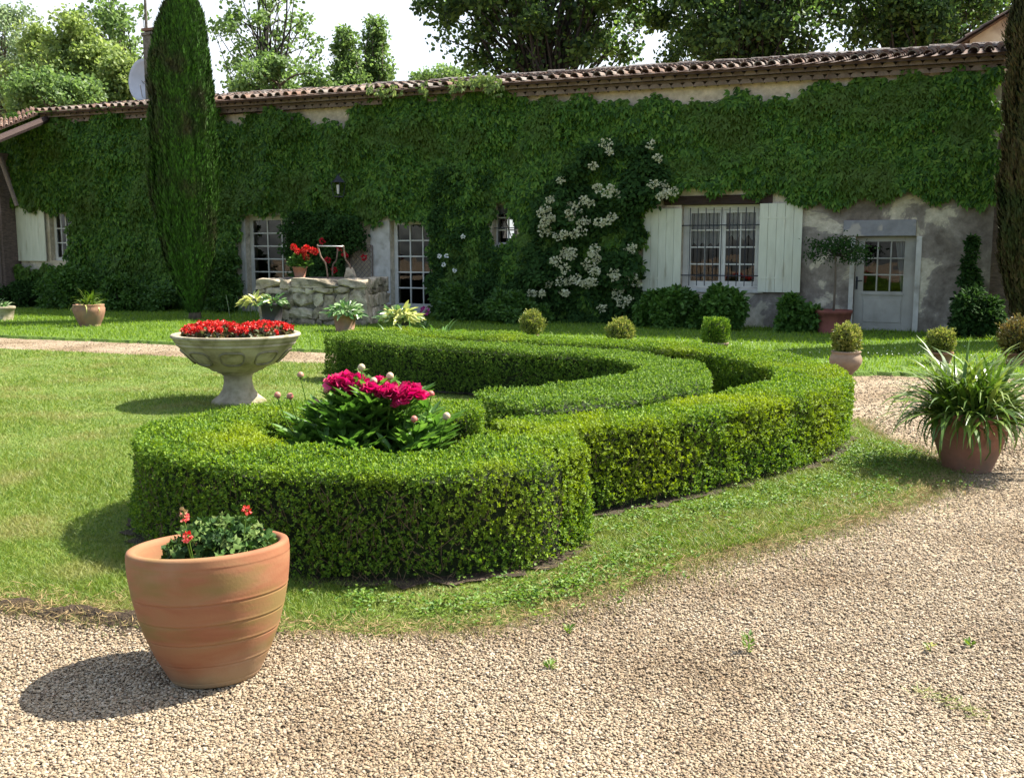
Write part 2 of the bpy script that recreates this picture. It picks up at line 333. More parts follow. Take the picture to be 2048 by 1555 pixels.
def wall_mat():
    m, nt, out = new_mat('peeling_render'); L = nt.links.new
    tc = nd(nt, 'ShaderNodeTexCoord')
    n1 = nd(nt, 'ShaderNodeTexNoise', i_Scale=1.0, i_Detail=9.0, i_Roughness=.62, i_Distortion=.5); L(tc.outputs['Object'], n1.inputs['Vector'])
    sx = nd(nt, 'ShaderNodeSeparateXYZ'); L(tc.outputs['Object'], sx.inputs[0])
    # the render is greyer at the right-hand end and cream under the eaves
    mr = nd(nt, 'ShaderNodeMapRange'); mr.inputs[1].default_value = 12.; mr.inputs[2].default_value = 14.5; mr.inputs[3].default_value = .16; mr.inputs[4].default_value = 0.
    L(sx.outputs['X'], mr.inputs[0])
    mz = nd(nt, 'ShaderNodeMapRange'); mz.inputs[1].default_value = 3.4; mz.inputs[2].default_value = 4.3; mz.inputs[3].default_value = 0; mz.inputs[4].default_value = .2
    L(sx.outputs['Z'], mz.inputs[0])
    a1 = nd(nt, 'ShaderNodeMath', operation='ADD'); L(n1.outputs['Fac'], a1.inputs[0]); L(mr.outputs[0], a1.inputs[1])
    a2 = nd(nt, 'ShaderNodeMath', operation='ADD'); L(a1.outputs[0], a2.inputs[0]); L(mz.outputs[0], a2.inputs[1])
    r1 = ramp(nt, [(.38,(.145,.118,.092)), (.47,(.21,.175,.14)), (.52,(.27,.23,.185)), (.54,(.46,.40,.29)), (.62,(.56,.49,.37)), (.75,(.5,.41,.28))]); L(a2.outputs[0], r1.inputs[0])
    n2 = nd(nt, 'ShaderNodeTexNoise', i_Scale=7.0, i_Detail=9.0, i_Roughness=.7); L(tc.outputs['Object'], n2.inputs['Vector'])
    r2 = ramp(nt, [(.3,(.5,.48,.46)), (.55,(1,1,1)), (.7,(1.4,1.36,1.3))]); L(n2.outputs['Fac'], r2.inputs[0])
    mx = nd(nt, 'ShaderNodeMix', data_type='RGBA', blend_type='MULTIPLY'); mx.inputs[0].default_value = .8
    L(r1.outputs[0], mx.inputs[6]); L(r2.outputs[0], mx.inputs[7])
    p = nd(nt, 'ShaderNodeBsdfPrincipled', i_Roughness=.95); p.inputs['Specular IOR Level'].default_value = .15
    L(mx.outputs[2], p.inputs['Base Color'])
    b = nd(nt, 'ShaderNodeBump', i_Strength=.7, i_Distance=.02); L(a2.outputs[0], b.inputs['Height'])
    b2 = nd(nt, 'ShaderNodeBump', i_Strength=.4, i_Distance=.01); L(n2.outputs['Fac'], b2.inputs['Height']); L(b.outputs[0], b2.inputs['Normal']); L(b2.outputs[0], p.inputs['Normal'])
    L(p.outputs[0], out.inputs[0]); return m
M['wall'] = wall_mat()
PEB = [(0,(.085,.06,.038)), (.12,(.165,.118,.071)), (.3,(.245,.182,.112)), (.5,(.295,.23,.148)), (.68,(.335,.268,.178)), (.82,(.2,.165,.12)), (.92,(.42,.355,.26)), (1,(.25,.16,.10))]
def gravel_mat():
    m, nt, out = new_mat('gravel'); L = nt.links.new
    tc = nd(nt, 'ShaderNodeTexCoord')
    v = nd(nt, 'ShaderNodeTexVoronoi', i_Scale=75.0, i_Randomness=1.0); L(tc.outputs['Object'], v.inputs['Vector'])
    rp = ramp(nt, PEB); sep = nd(nt, 'ShaderNodeSeparateColor'); L(v.outputs['Color'], sep.inputs[0]); L(sep.outputs[0], rp.inputs[0])
    r2 = ramp(nt, [(.35,(1.15,1.15,1.15)), (.8,(.55,.52,.48))]); L(v.outputs['Distance'], r2.inputs[0])
    mx = nd(nt, 'ShaderNodeMix', data_type='RGBA', blend_type='MULTIPLY'); mx.inputs[0].default_value = 1
    L(rp.outputs[0], mx.inputs[6]); L(r2.outputs[0], mx.inputs[7])
    n = nd(nt, 'ShaderNodeTexNoise', i_Scale=1.1, i_Detail=5.0); L(tc.outputs['Object'], n.inputs['Vector'])
    r3 = ramp(nt, [(.36,(.70,.64,.56)), (.5,(.95,.93,.9)), (.66,(1.06,1.06,1.06))]); L(n.outputs['Fac'], r3.inputs[0])
    mx2 = nd(nt, 'ShaderNodeMix', data_type='RGBA', blend_type='MULTIPLY'); mx2.inputs[0].default_value = 1
    L(mx.outputs[2], mx2.inputs[6]); L(r3.outputs[0], mx2.inputs[7])
    p = nd(nt, 'ShaderNodeBsdfPrincipled', i_Roughness=.85); p.inputs['Specular IOR Level'].default_value = .25
    L(mx2.outputs[2], p.inputs['Base Color'])
    b = nd(nt, 'ShaderNodeBump', i_Strength=.8, i_Distance=.012, invert=True); L(v.outputs['Distance'], b.inputs['Height']); L(b.outputs[0], p.inputs['Normal'])
    L(p.outputs[0], out.inputs[0]); return m
M['gravel'] = gravel_mat()
def pebble_mat():
    m, nt, out = new_mat('pebble'); L = nt.links.new
    g = nd(nt, 'ShaderNodeNewGeometry'); rp = ramp(nt, PEB); L(g.outputs['Random Per Island'], rp.inputs[0])
    tc = nd(nt, 'ShaderNodeTexCoord'); n = nd(nt, 'ShaderNodeTexNoise', i_Scale=1.1, i_Detail=5.0); L(tc.outputs['Object'], n.inputs['Vector'])
    r3 = ramp(nt, [(.36,(.70,.64,.56)), (.5,(.95,.93,.9)), (.66,(1.06,1.06,1.06))]); L(n.outputs['Fac'], r3.inputs[0])
    mx2 = nd(nt, 'ShaderNodeMix', data_type='RGBA', blend_type='MULTIPLY'); mx2.inputs[0].default_value = 1
    L(rp.outputs[0], mx2.inputs[6]); L(r3.outputs[0], mx2.inputs[7])
    p = nd(nt, 'ShaderNodeBsdfPrincipled', i_Roughness=.7); p.inputs['Specular IOR Level'].default_value = .3
    L(mx2.outputs[2], p.inputs['Base Color']); L(p.outputs[0], out.inputs[0]); return m
M['pebble'] = pebble_mat()
M['lawn'] = noise_mat('lawn_turf', [(.3,(.06,.095,.014)), (.55,(.10,.145,.022)), (.75,(.17,.18,.05))], scale=3, bump=.8, bscale=60, dist=.03, rough=1)
M['lawn_back'] = noise_mat('back_lawn_turf', [(.3,(.05,.095,.012)), (.6,(.09,.15,.016)), (.8,(.13,.18,.025))], scale=1.6, bump=.8, bscale=50, dist=.04, rough=1)
M['bed_soil'] = noise_mat('bed_soil', [(.3,(.022,.015,.009)), (.6,(.065,.045,.028)), (.8,(.13,.095,.06))], scale=14, bump=1, bscale=70, dist=.03, rough=1)
M['bank'] = noise_mat('crumbling_soil', [(.3,(.018,.012,.007)), (.55,(.055,.036,.02)), (.8,(.16,.11,.06))], scale=16, bump=1, bscale=70, dist=.03, rough=1)
M['earth'] = noise_mat('bare_earth', [(.3,(.07,.048,.03)), (.55,(.16,.115,.07)), (.75,(.3,.23,.15))], scale=9, bump=1, bscale=60, dist=.03, rough=1)

def resample(pts, wid, n=400):
    sp = smooth_path(pts, 14); k = np.linspace(0, len(pts)-1, len(sp)); w = np.interp(k, range(len(pts)), wid)
    q = np.array([(p.x, p.y) for p in sp]); d = np.concatenate([[0], np.cumsum(np.linalg.norm(np.diff(q, axis=0), axis=1))])
    t = np.linspace(0, d[-1], n)
    c = np.stack([np.interp(t, d, q[:, 0]), np.interp(t, d, q[:, 1])], 1); tg = np.gradient(c, axis=0); tg = tg/np.linalg.norm(tg, axis=1)[:, None]
    return c, tg, np.interp(t, d, w), d[-1]
# plan of the clipped hedges: centre lines and widths
HH = .525
LOOP = ([(-.21,6.34),(-.9,6.33),(-1.4,6.18),(-1.72,5.88),(-1.77,5.5),(-1.62,5.12),(-1.35,4.86),(-.95,4.65),(-.4,4.62),(-.02,4.85),(.1,5.13),(.33,5.19)], [.6,.58,.56,.64,.64,.6,.52,.5,.5,.58,.56,.54])
LIMB = ([(-.02,5.56),(.35,5.74),(.85,6.05),(1.4,6.55),(1.77,6.92),(2.12,7.36),(2.4,7.95),(2.5,8.6),(2.42,9.3),(2.22,9.98),(1.72,10.55),(1.2,10.92),(.15,11.55),(-1.13,12.28),(-1.98,12.78)], [.48,.45,.44,.48,.54,.58,.58,.55,.6,.6,.52,.55,.55,.55,.5])
SCROLL = ([(-.1,6.64),(.3,6.86),(.75,7.24),(1.14,7.78),(1.38,8.5),(1.25,9.15),(.87,9.75),(0,10.38),(-1.1,11.17),(-2.02,12.08)], [.74,.84,.85,.8,.5,.45,.46,.5,.62,.6])
PATHS = [resample(*h) for h in (LOOP, LIMB, SCROLL)]
def near_hedge(x, y, extra):
    k = np.zeros(len(x), bool)
    for c, tg, w, Ln in PATHS:
        for q in range(16, len(c)-16, 8): k |= (x-c[q, 0])**2+(y-c[q, 1])**2 < (w[q]/2+extra)**2
    return k
BED = [(-1.75,5.5),(-1.5,4.9),(-.95,4.6),(-.3,4.6),(.1,5.1),(.1,5.6),(.9,6.1),(1.6,6.8),(1.2,7.3),(.3,6.9),(-.08,6.95),(-.3,6.7),(-.9,6.3),(-1.5,6.1)]
# ------------------------------------------------------------------ ground
g = MB(); g.quad((-200,-60,0), (200,-60,0), (200,340,0), (-200,340,0))
o = g.build('ground', M['gravel']); tag(o, 'tan pea gravel drive and path around the lawns', kind='structure')
front = [G(*p) for p in [(0,1208),(130,1226),(255,1238),(420,1248),(600,1256),(800,1264),(950,1258),(1080,1228),(1200,1182),(1300,1150),(1400,1120),(1500,1096),(1600,1070),(1720,1035),(1820,1000),(1890,955),(1868,925),(1790,895),(1740,868),(1712,840)]]
LAWN = [(-8.96,3.71), (-3.98,3.89), (-2.59,4.09)]+front+[(2.80,7.91),(2.98,8.76),(2.88,9.72),(2.39,10.92),(1.49,11.88),(0.30,12.54),(-1.19,13.20),(-2.29,13.38),(-2.93,13.56),(-5.54,14.64),(-7.99,15.60),(-13.90,17.63),(-13.93,3.71)]  # typed points here and in later lists: stretched in depth about the camera
BACK = [(-19.84,22.18),(-9.17,17.87),(-5.54,16.44),(-2.84,15.12),(0.50,13.80),(4.13,12.32),(5.66,12.12),(8.95,11.16),(15.91,10.20),(19.88,10.20), Hw(25,-.3,0)[:2], Hw(-14,-.3,0)[:2]]
def densify(poly, step, jit):
    out = []
    for i in range(len(poly)):
        a = np.array(poly[i]); b = np.array(poly[(i+1) % len(poly)]); n = max(1, int(np.linalg.norm(b-a)/step))
        for k in range(n):
            p = a+(b-a)*k/n
            out.append(p+rng.normal(size=2)*jit if 1.5 < p[1] < 18 and abs(p[0]) < 12 else p)
    return [tuple(p) for p in out]
def sheet(name, poly, z, mat, label, skirt=.03, out=.035):
    bm = bmesh.new(); n = len(poly)
    top = [bm.verts.new((x, y, z)) for x, y in poly]
    c = np.mean(poly, 0)
    area = sum(poly[i][0]*poly[(i+1)%n][1]-poly[(i+1)%n][0]*poly[i][1] for i in range(n)); sgn = 1 if area > 0 else -1
    low = []
    for i in range(n):
        a = np.array(poly[i-1]); b = np.array(poly[(i+1) % n]); t = b-a; t = t/(np.linalg.norm(t)+1e-9)
        nx, ny = t[1]*sgn, -t[0]*sgn
        low.append(bm.verts.new((poly[i][0]+nx*out, poly[i][1]+ny*out, z-skirt-.02)))
    from mathutils.geometry import delaunay_2d_cdt
    vv, ee, ff, ov, oe, of = delaunay_2d_cdt([Vector(p) for p in poly], [], [list(range(n))], 1, 1e-5)
    vm = [top[o_[0]] if o_ else bm.verts.new((v.x, v.y, z)) for v, o_ in zip(vv, ov)]
    for f in ff:
        if len({vm[q] for q in f}) == len(f):
            try: bm.faces.new([vm[q] for q in f])
            except ValueError: pass
    for i in range(n): bm.faces.new((top[i], top[(i+1) % n], low[(i+1) % n], low[i]))
    bmesh.ops.recalc_face_normals(bm, faces=bm.faces)
    if sum(f.normal.z*f.calc_area() for f in bm.faces) < 0: bmesh.ops.reverse_faces(bm, faces=bm.faces)
    me = bpy.data.meshes.new(name); bm.to_mesh(me); bm.free()
    o = link(name, me, mat); return tag(o, label, kind='structure')
LAWNd = densify(LAWN, .09, .022); BACKd = densify(BACK, .12, .03)
def offset_poly(poly, d):
    n = len(poly); area = sum(poly[i][0]*poly[(i+1)%n][1]-poly[(i+1)%n][0]*poly[i][1] for i in range(n)); sg = 1 if area > 0 else -1; out = []
    for i in range(n):
        a = np.array(poly[i-1]); b = np.array(poly[(i+1) % n]); t = (b-a)/(np.linalg.norm(b-a)+1e-9)
        dd = d*(1+.45*math.sin(i*1.7)+.3*math.sin(i*.6))
        out.append((poly[i][0]+t[1]*sg*dd, poly[i][1]-t[0]*sg*dd))
    return out
sp_ = densify(LAWN, .1, 0); so_ = [(x, y) for (x, y) in offset_poly(sp_, .2)]; si_ = offset_poly(sp_, -.12); mb = MB(); nn_ = len(sp_)
for k in range(nn_): mb.v += [(*si_[k], .008), (*sp_[k], .010), (*so_[k], -.006)]
for k in range(nn_):
    a = 3*k; b = 3*((k+1) % nn_); mb.f += [(a, a+1, b+1, b), (a+1, a+2, b+2, b+1)]
tag(mb.build('soil_edge', M['earth'], None, smooth=True), 'bare brown soil edging between lawn and gravel', kind='structure')
sheet('lawn', LAWNd, .018, M['lawn'], 'mown yellow green lawn around the box hedges', .0, .05)
sheet('back_lawn', BACKd, .045, M['lawn_back'], 'sunlit green lawn strip before the house', .04, .05)
for k, (c, tg, w, Ln) in enumerate(PATHS):
    sd = np.stack([tg[:, 1], -tg[:, 0]], 1); wob = .05+.03*np.sin(np.arange(len(c))*.21+k)+.03*np.sin(np.arange(len(c))*.67); mb = MB()
    for q in range(0, len(c), 4):
        for sg in (-1, 1): mb.v.append((*(c[q]+sd[q]*sg*(w[q]/2+wob[(q*(2+sg)) % len(c)])), .026+.006*k+.005*q/len(c)))
    for q in range(len(mb.v)//2-1): mb.f.append((2*q, 2*q+1, 2*q+3, 2*q+2))
    tag(mb.build('hedge_soil', M['bed_soil'], None), 'dark bare soil under the box hedge', kind='structure')
sheet('flower_bed', densify(BED, .2, .0), .024, M['bed_soil'], 'dark soil of the bed inside the hedge loop', .0, .02)
bk_ = densify([G(-60,1206), G(0,1208), G(130,1226), G(255,1240), G(330,1246)], .035, 0)[:-12]; mb = MB(); cols_ = 9
bk_ = [p for p in bk_ if p[1] > 3.6]
for k, p in enumerate(bk_):
    for q in range(cols_):
        f = q/(cols_-1); d = -.05+.21*f+.02*math.sin(k*.7)*f
        hh = .035*math.sin(min(1, f*1.5)*math.pi)**.8*(.6+.4*math.sin(k*.9+q))+random.uniform(-.004,.005)-.012*f*f if 0 < f < 1 else -.008
        mb.v.append((p[0]+.25*d, p[1]-d, .012+hh))
for k in range(len(bk_)-1):
    for q in range(cols_-1): a = k*cols_+q; mb.f.append((a, a+1, a+cols_+1, a+cols_))
tag(mb.build('soil_bank', M['bank'], None, smooth=True), 'dark crumbling soil lip of the lawn at the front left', kind='structure')
# --- pebbles (nobody could count them): one object, real stones near the camera
def ico():
    t = (1+5**.5)/2
    v = np.array([(-1,t,0),(1,t,0),(-1,-t,0),(1,-t,0),(0,-1,t),(0,1,t),(0,-1,-t),(0,1,-t),(t,0,-1),(t,0,1),(-t,0,-1),(-t,0,1)], float)
    f = np.array([(0,11,5),(0,5,1),(0,1,7),(0,7,10),(0,10,11),(1,5,9),(5,11,4),(11,10,2),(10,7,6),(7,1,8),(3,9,4),(3,4,2),(3,2,6),(3,6,8),(3,8,9),(4,9,5),(2,4,11),(6,2,10),(8,6,7),(9,8,1)])
    return unit(v), f
ICOV, ICOF = ico()
def scatter_stones(name, n, sampler, smin, smax, mat, zc=0.0):
    x, y = sampler(n); n = len(x)
    s = smin+(smax-smin)*rng.random(n)**2.2
    an = rng.random(n)*6.283; ca, sa = np.cos(an), np.sin(an)
    ax = np.stack([s*(.85+.5*rng.random(n)), s*(.6+.35*rng.random(n)), s*(.3+.24*rng.random(n))], 1)
    V = ICOV[None]*(1+rng.normal(size=(n,12,1))*.1)*ax[:, None]
    tilt = np.clip(rng.normal(size=n)*.35, -.7, .7)
    V[:, :, 2] += V[:, :, 0]*np.tan(tilt)[:, None]*.6
    X = V[:, :, 0]*ca[:, None]-V[:, :, 1]*sa[:, None]+x[:, None]; Y = V[:, :, 0]*sa[:, None]+V[:, :, 1]*ca[:, None]+y[:, None]
    Z = V[:, :, 2]+(ax[:, 2]*.45)[:, None]+zc+ (rng.random(n)*.006)[:, None]
    VV = np.stack([X, Y, Z], 2).reshape(-1, 3)
    Fc = (np.arange(n)[:, None, None]*12+ICOF[None]).reshape(-1, 3)
    return np_mesh(name, VV, Fc, mat, smooth=True)
lx = np.array(LAWN)
def frustum_xy(n, y0, y1, power=1.0, margin=1.08):
    """points on the ground inside the view, denser close by"""
    u = rng.random(n); y = 1/((1/y0**power)*(1-u)+(1/y1**power)*u)**(1/power)
    x = (rng.random(n)*2-1)*.53*margin*(y+.2)
    return x, y
def gravel_sampler(n):
    x, y = frustum_xy(n, 2.5, 7.0, 1.0)
    k = ~in_poly(x, y, LAWN)
    return x[k], y[k]
o = scatter_stones('pebbles', 290000, gravel_sampler, .0034, .0086, M['pebble']); tag(o, 'loose tan and grey pebbles of the drive', kind='stuff')
def gravel_sampler_far(n):
    x, y = frustum_xy(n, 6.8, 18., .6)
    k = ~in_poly(x, y, LAWN) & ~in_poly(x, y, BACK)
    return x[k], y[k]
o = scatter_stones('far_pebbles', 60000, gravel_sampler_far, .007, .015, M['pebble']); tag(o, 'loose pebbles of the garden path', kind='stuff')
# --- grass
def along(poly, n, spread):
    poly = np.array(poly); seg = np.linalg.norm(np.diff(poly, axis=0), axis=1); cum = np.concatenate([[0], np.cumsum(seg)])
    t = rng.random(n)*cum[-1]; i = np.clip(np.searchsorted(cum, t)-1, 0, len(seg)-1); f = ((t-cum[i])/seg[i])[:, None]
    return poly[i]*(1-f)+poly[i+1]*f+rng.normal(size=(n, 2))*spread
def blades(name, x, y, z0, h, w, lean, mat, label):
    n = len(x); an = rng.random(n)*6.283
    b = np.stack([x, y, np.full(n, z0)], 1); sd = np.stack([np.cos(an), np.sin(an), np.zeros(n)], 1)
    ln = rng.normal(size=(n, 2))*lean[:, None] if hasattr(lean, '__len__') else rng.normal(size=(n, 2))*lean
    tip = b+np.concatenate([ln, np.ones((n, 1))], 1)*h[:, None]
    mid = b+np.concatenate([ln*.35, np.full((n, 1), .55)], 1)*h[:, None]
    w = w[:, None]
    V = np.stack([b-sd*w*.5, b+sd*w*.5, mid+sd*w*.4, tip, mid-sd*w*.4], 1).reshape(-1, 3)
    Fc = (np.arange(n)[:, None, None]*5+np.array([[0,1,2],[0,2,4],[4,2,3]])[None]).reshape(-1, 3)
    o = np_mesh(name, V, Fc, mat); return tag(o, label, kind='stuff')
def lawn_sampler(n):
    x, y = frustum_xy(n, 3.3, 16.2, .55, 1.05)
    k = in_poly(x, y, LAWN)
    return x[k], y[k]
x, y = lawn_sampler(560000)
k = ~(near_hedge(x, y, .0) & (rng.random(len(x)) < .93)) & ~in_poly(x, y, BED); x, y = x[k], y[k]
h = (.016+.02*rng.random(len(x)))*(1+.6*(lump(np.stack([x, y, x*0], 1), 2.2, 3.)))
edge_dry = lump(np.stack([x, y, x*0], 1), 1.6, 9.0)
blades('grass', x, y, .015, np.maximum(h*.8, .009)*(1+y*.03), 0.0012+.0005*y, .85, M['grass'], 'short yellow green blades of the mown lawn')
e = np.concatenate([along([(-2.5,4.1)]+front[:20], 17000, .07), along([G(1050,1205), G(1300,1135), G(1600,1055), G(1850,965), G(1780,890)], 17000, .17)])
blades('edge_grass', e[:, 0], e[:, 1], .004, .012+.03*rng.random(len(e)), .002+.0012*rng.random(len(e))+0*e[:, 0], .9, M['edge_blade'], 'ragged dry grass running out into the gravel')
x = rng.random(190000)*28-14; y = 11+rng.random(190000)*15.5
k = in_poly(x, y, BACK) & (np.abs(x) < .54*y); x, y = x[k], y[k]
blades('tall_grass', x, y, .04, .03+.05*rng.random(len(x))**1.5, np.full(len(x), .012), .5, M['grass_back'], 'longer bright green grass of the back lawn')
# broad-leaved weeds along the lawn edge
fx = np.array(front); 
c = np.concatenate([along([(-.75,4.12), (-.30,4.02), (.05,4.12), (.40,4.48)], 130, .07), along([(2.49,6.83),(2.74,7.19),(2.9,7.3),(2.7,7.6),(2.34,6.71)], 260, .16), along([(.45,5.2),(1.19,5.70),(2.19,6.5)], 200, .1), along([(-.2,4.08),(.5,4.5),(.75,4.95)], 150, .13), along([(.9,5.3),(1.8,5.9),(2.8,6.6)], 160, .2)])
n = len(c)*7; base = np.repeat(c, 7, 0)+rng.normal(size=(n, 2))*.018
Pn = np.column_stack([base, .03+rng.random(n)*.03]); a = rng.random(n)*6.283
D = np.stack([np.cos(a), np.sin(a), .25+.3*rng.random(n)], 1); N = unit(np.array([0,0,1.])+rng.normal(size=(n,3))*.35)
o = leaves('weeds', Pn, D, N, .011+.014*rng.random(n), .008+.009*rng.random(n), M['weed'], shape='hex', droop=.15); tag(o, 'low broad-leaved weeds on the lawn edge', kind='stuff')
c = np.concatenate([along([(-2.39,4.12)]+front[:16], 5200, .05), along([G(1050,1190), G(1300,1120), G(1600,1040), G(1850,960)], 4200, .13), along([(-2.3,4.2), (-1.6,4.05)], 1500, .08)]); n = len(c); a = rng.random(n)*6.283
Pn = np.column_stack([c, .012+rng.random(n)*.025]); D = np.stack([np.cos(a), np.sin(a), rng.normal(size=n)*.22], 1)
o = leaves('dry_straw', Pn, D, unit(np.array([0,0,1.])+rng.normal(size=(n,3))*.5), .025+.045*rng.random(n), .002+.002*rng.random(n), M['straw']); tag(o, 'dry straw and thatch along the soil edge', kind='stuff')
x, y = along([(1.49,15.24),(4.97,13.92),(7.95,12.84)], 190, .6).T
Pn = np.column_stack([x, y, .1+.05*rng.random(len(x))]); n = len(x)
o = leaves('daisies', Pn, rnd_dir(n)*[1,1,.3], np.tile([0,-.4,1.], (n,1))+rng.normal(size=(n,3))*.2, .016, .016, M['white_petal']); tag(o, 'tiny white daisies scattered in the back lawn', kind='stuff')
# individual small weeds in the gravel
def gravel_weed(px, py, hgt, nl, label, mat=None):
    gx, gy = G(px, py)
    t = thing('weed', label, 'weed', (gx, gy, 0), group='weeds sprouting in the gravel')
    n = nl; a = rng.random(n)*6.283; zz = np.linspace(.005, hgt, n)
    Pn = np.stack([np.cos(a)*.006, np.sin(a)*.006, zz], 1); D = np.stack([np.cos(a), np.sin(a), .5+rng.random(n)*.5], 1)
    leaves('leaf', Pn, D, unit(np.array([0,0,1.])+rng.normal(size=(n,3))*.3), .022+.014*rng.random(n), .009, mat or M['weed'], t, shape='hex')
    MB().tube([(0,0,0), (.002,.001,hgt*.5), (0,.003,hgt)], .0015, 5).build('stem', M['weed'], t)
gravel_weed(1495, 1305, .07, 26, 'upright green weed sprouting alone in the open gravel')
gravel_weed(1100, 1340, .02, 12, 'low green weed in gravel straight below the hedge corner')
gravel_weed(1138, 1268, .025, 16, 'bushy green weed in gravel just below the lawn edge')
gravel_weed(1860, 1302, .03, 10, 'yellow green weed in gravel at the right', M['hosta_gold'])
gravel_weed(1940, 1295, .02, 14, 'flat green weed in gravel right of the yellow one')
for k, (px, py) in enumerate([(1850,1395), (1890,1408), (1925,1420), (1950,1435)]):
    gx, gy = G(px, py)
    if k == 0:
        tg = thing('grass_tuft', 'pale creeping grass tuft in the gravel at lower right', 'grass tuft', (0,0,0)); allp = []
    allp.append((gx, gy))
b = np.array(allp); n = 90; c = b[rng.integers(0, 4, n)]+rng.normal(size=(n,2))*.02; a = rng.random(n)*6.283
leaves('blade', np.column_stack([c, .008+rng.random(n)*.008]), np.stack([np.cos(a), np.sin(a), .15+.4*rng.random(n)], 1), np.tile([0,0,1.], (n,1))+rng.normal(size=(n,3))*.3, .03+.03*rng.random(n), .0035, M['grass'], tg)

# ------------------------------------------------------------------ hedges
def hedge_shell(pts, wid, hgt, dens, rad=.045):
    c, tg, w, Ln = resample(pts, wid); nn = len(c)
    wm = float(np.mean(w)); per = wm+2*hgt; n = int(Ln*per*dens)
    i = rng.random(n)*(nn-1); i0 = i.astype(int); f = (i-i0)[:, None]
    cc = c[i0]*(1-f)+c[i0+1]*f; tt = tg[i0]; ww = w[i0]; side = np.stack([tt[:, 1], -tt[:, 0]], 1)   # right-hand side
    q = rng.random(n)*per
    u = np.where(q < hgt, -.5, np.where(q > hgt+wm, .5, (q-hgt)/wm-.5)); z = np.where(q < hgt, q, np.where(q > hgt+wm, per-q, hgt))
    Pn = np.column_stack([cc+side*(u*ww)[:, None], z]); N = np.zeros((n, 3))
    ontop = z >= hgt-1e-6
    N[ontop] = (0, 0, 1); sg = np.sign(u)[:, None]
    N[~ontop, :2] = (side*sg)[~ontop]
    # round the shoulders
    edge = np.abs(u)*ww-(ww*.5-rad)
    dz = np.where(ontop & (edge > 0), -(rad-np.sqrt(np.maximum(rad*rad-edge**2, 0)))*.9, 0); Pn[:, 2] += dz
    m = ontop & (edge > 0); N[m, :2] += side[m]*(sg*(edge/rad)[:, None])[m]*.8
    near = (~ontop) & (z > hgt-rad); e2 = z-(hgt-rad); ins = np.where(near, rad-np.sqrt(np.maximum(rad*rad-e2**2, 0)), 0)
    Pn[:, :2] -= side*sg*ins[:, None]
    # end caps
    capP, capN = [], []
    for e, sgn in ((0, -1), (nn-1, 1)):
        m2 = int(w[e]*hgt*dens*1.2); uu = rng.random(m2)-.5; zz = rng.random(m2)*hgt; s = np.array([tg[e][1], -tg[e][0]])
        capP.append(np.column_stack([c[e]+s*(uu*w[e])[:, None], zz])); capN.append(np.tile([tg[e][0]*sgn, tg[e][1]*sgn, 0], (m2, 1)))
    Pn = np.concatenate([Pn]+capP); N = unit(np.concatenate([N]+capN))
    return Pn, N, (c, tg, w)
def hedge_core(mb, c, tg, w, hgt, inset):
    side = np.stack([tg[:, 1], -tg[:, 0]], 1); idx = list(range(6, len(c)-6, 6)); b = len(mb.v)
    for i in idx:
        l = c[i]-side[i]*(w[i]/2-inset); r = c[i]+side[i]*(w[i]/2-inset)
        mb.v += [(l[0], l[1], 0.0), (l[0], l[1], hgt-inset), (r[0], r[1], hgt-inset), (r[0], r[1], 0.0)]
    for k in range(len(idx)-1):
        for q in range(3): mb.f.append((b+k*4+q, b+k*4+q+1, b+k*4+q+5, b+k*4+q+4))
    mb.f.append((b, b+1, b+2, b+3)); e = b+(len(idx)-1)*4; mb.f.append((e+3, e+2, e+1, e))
def hedge_leaves(Pn, N, L, jit, drop=True):
    """sprigs of seven small leaves"""
    n = len(Pn)
    bumpy = lump(Pn, 7., 2.)*.016+lump(Pn, 19., 5.)*.012+lump(Pn, 3.4, 1.)*.03
    top = N[:, 2] > .6
    Pn = Pn+N*(bumpy-np.abs(rng.normal(size=n))*jit+.004)[:, None]+rng.normal(size=(n, 3))*.006
    ok = Pn[:, 2] > .045+.04*lump(Pn, 5., 3.)
    if drop:   # thinner low down and in patches, so that twigs and the dark inside show
        ok &= (rng.random(n) < np.clip(.8+.5*lump(Pn, 4., 8.)+Pn[:, 2]*1.0, .45, 1)) | top
    Pn, N, top = Pn[ok], N[ok], top[ok]; n = len(Pn); K = 6
    ax = unit(N*np.where(top, .7, .27)[:, None]+np.array([0, 0, .5])+rng.normal(size=(n, 3))*.35)
    P2 = np.repeat(Pn, K, 0); A2 = np.repeat(ax, K, 0); m = n*K
    rd = rnd_dir(m); rd = unit(rd-A2*(rd*A2).sum(1, keepdims=True))
    f = np.tile(np.arange(K)/K, n)[:, None]
    D = unit(A2*(.35+.9*f)+rd*(1.05-.55*f)); NN = unit(A2*1.0-rd*.35+rng.normal(size=(m, 3))*.25)
    P2 = P2+A2*(f*L*.9)+rng.normal(size=(m, 3))*.0015
    Ls = L*(.7+.5*rng.random(m))
    return leaf_geo(P2, D, NN, Ls, Ls*.55, 'dia', .12)
def twig_mesh(Pn, N, n):
    i = rng.integers(0, len(Pn), n); p = Pn[i]-N[i]*.014; keep = (p[:, 2] < .42) & (np.abs(N[i][:, 2]) < .3); p = p[keep]; N2 = N[i][keep]; n = len(p)
    mb = MB()
    tn = np.stack([-N2[:, 1], N2[:, 0], N2[:, 2]*0], 1)
    d = unit(np.array([0, 0, 1.])*.8+tn*rng.normal(size=(n, 1))*.5+N2*.12+rng.normal(size=(n, 3))*.12); L = .05+.1*rng.random(n)
    for k in range(n):
        a = p[k]-d[k]*L[k]*.5; m = p[k]+rng.normal(size=3)*.004; b = p[k]+d[k]*L[k]*.5
        mb.tube([a, m, b], [.0017, .0014, .0008], 4, cap=False)
    return mb
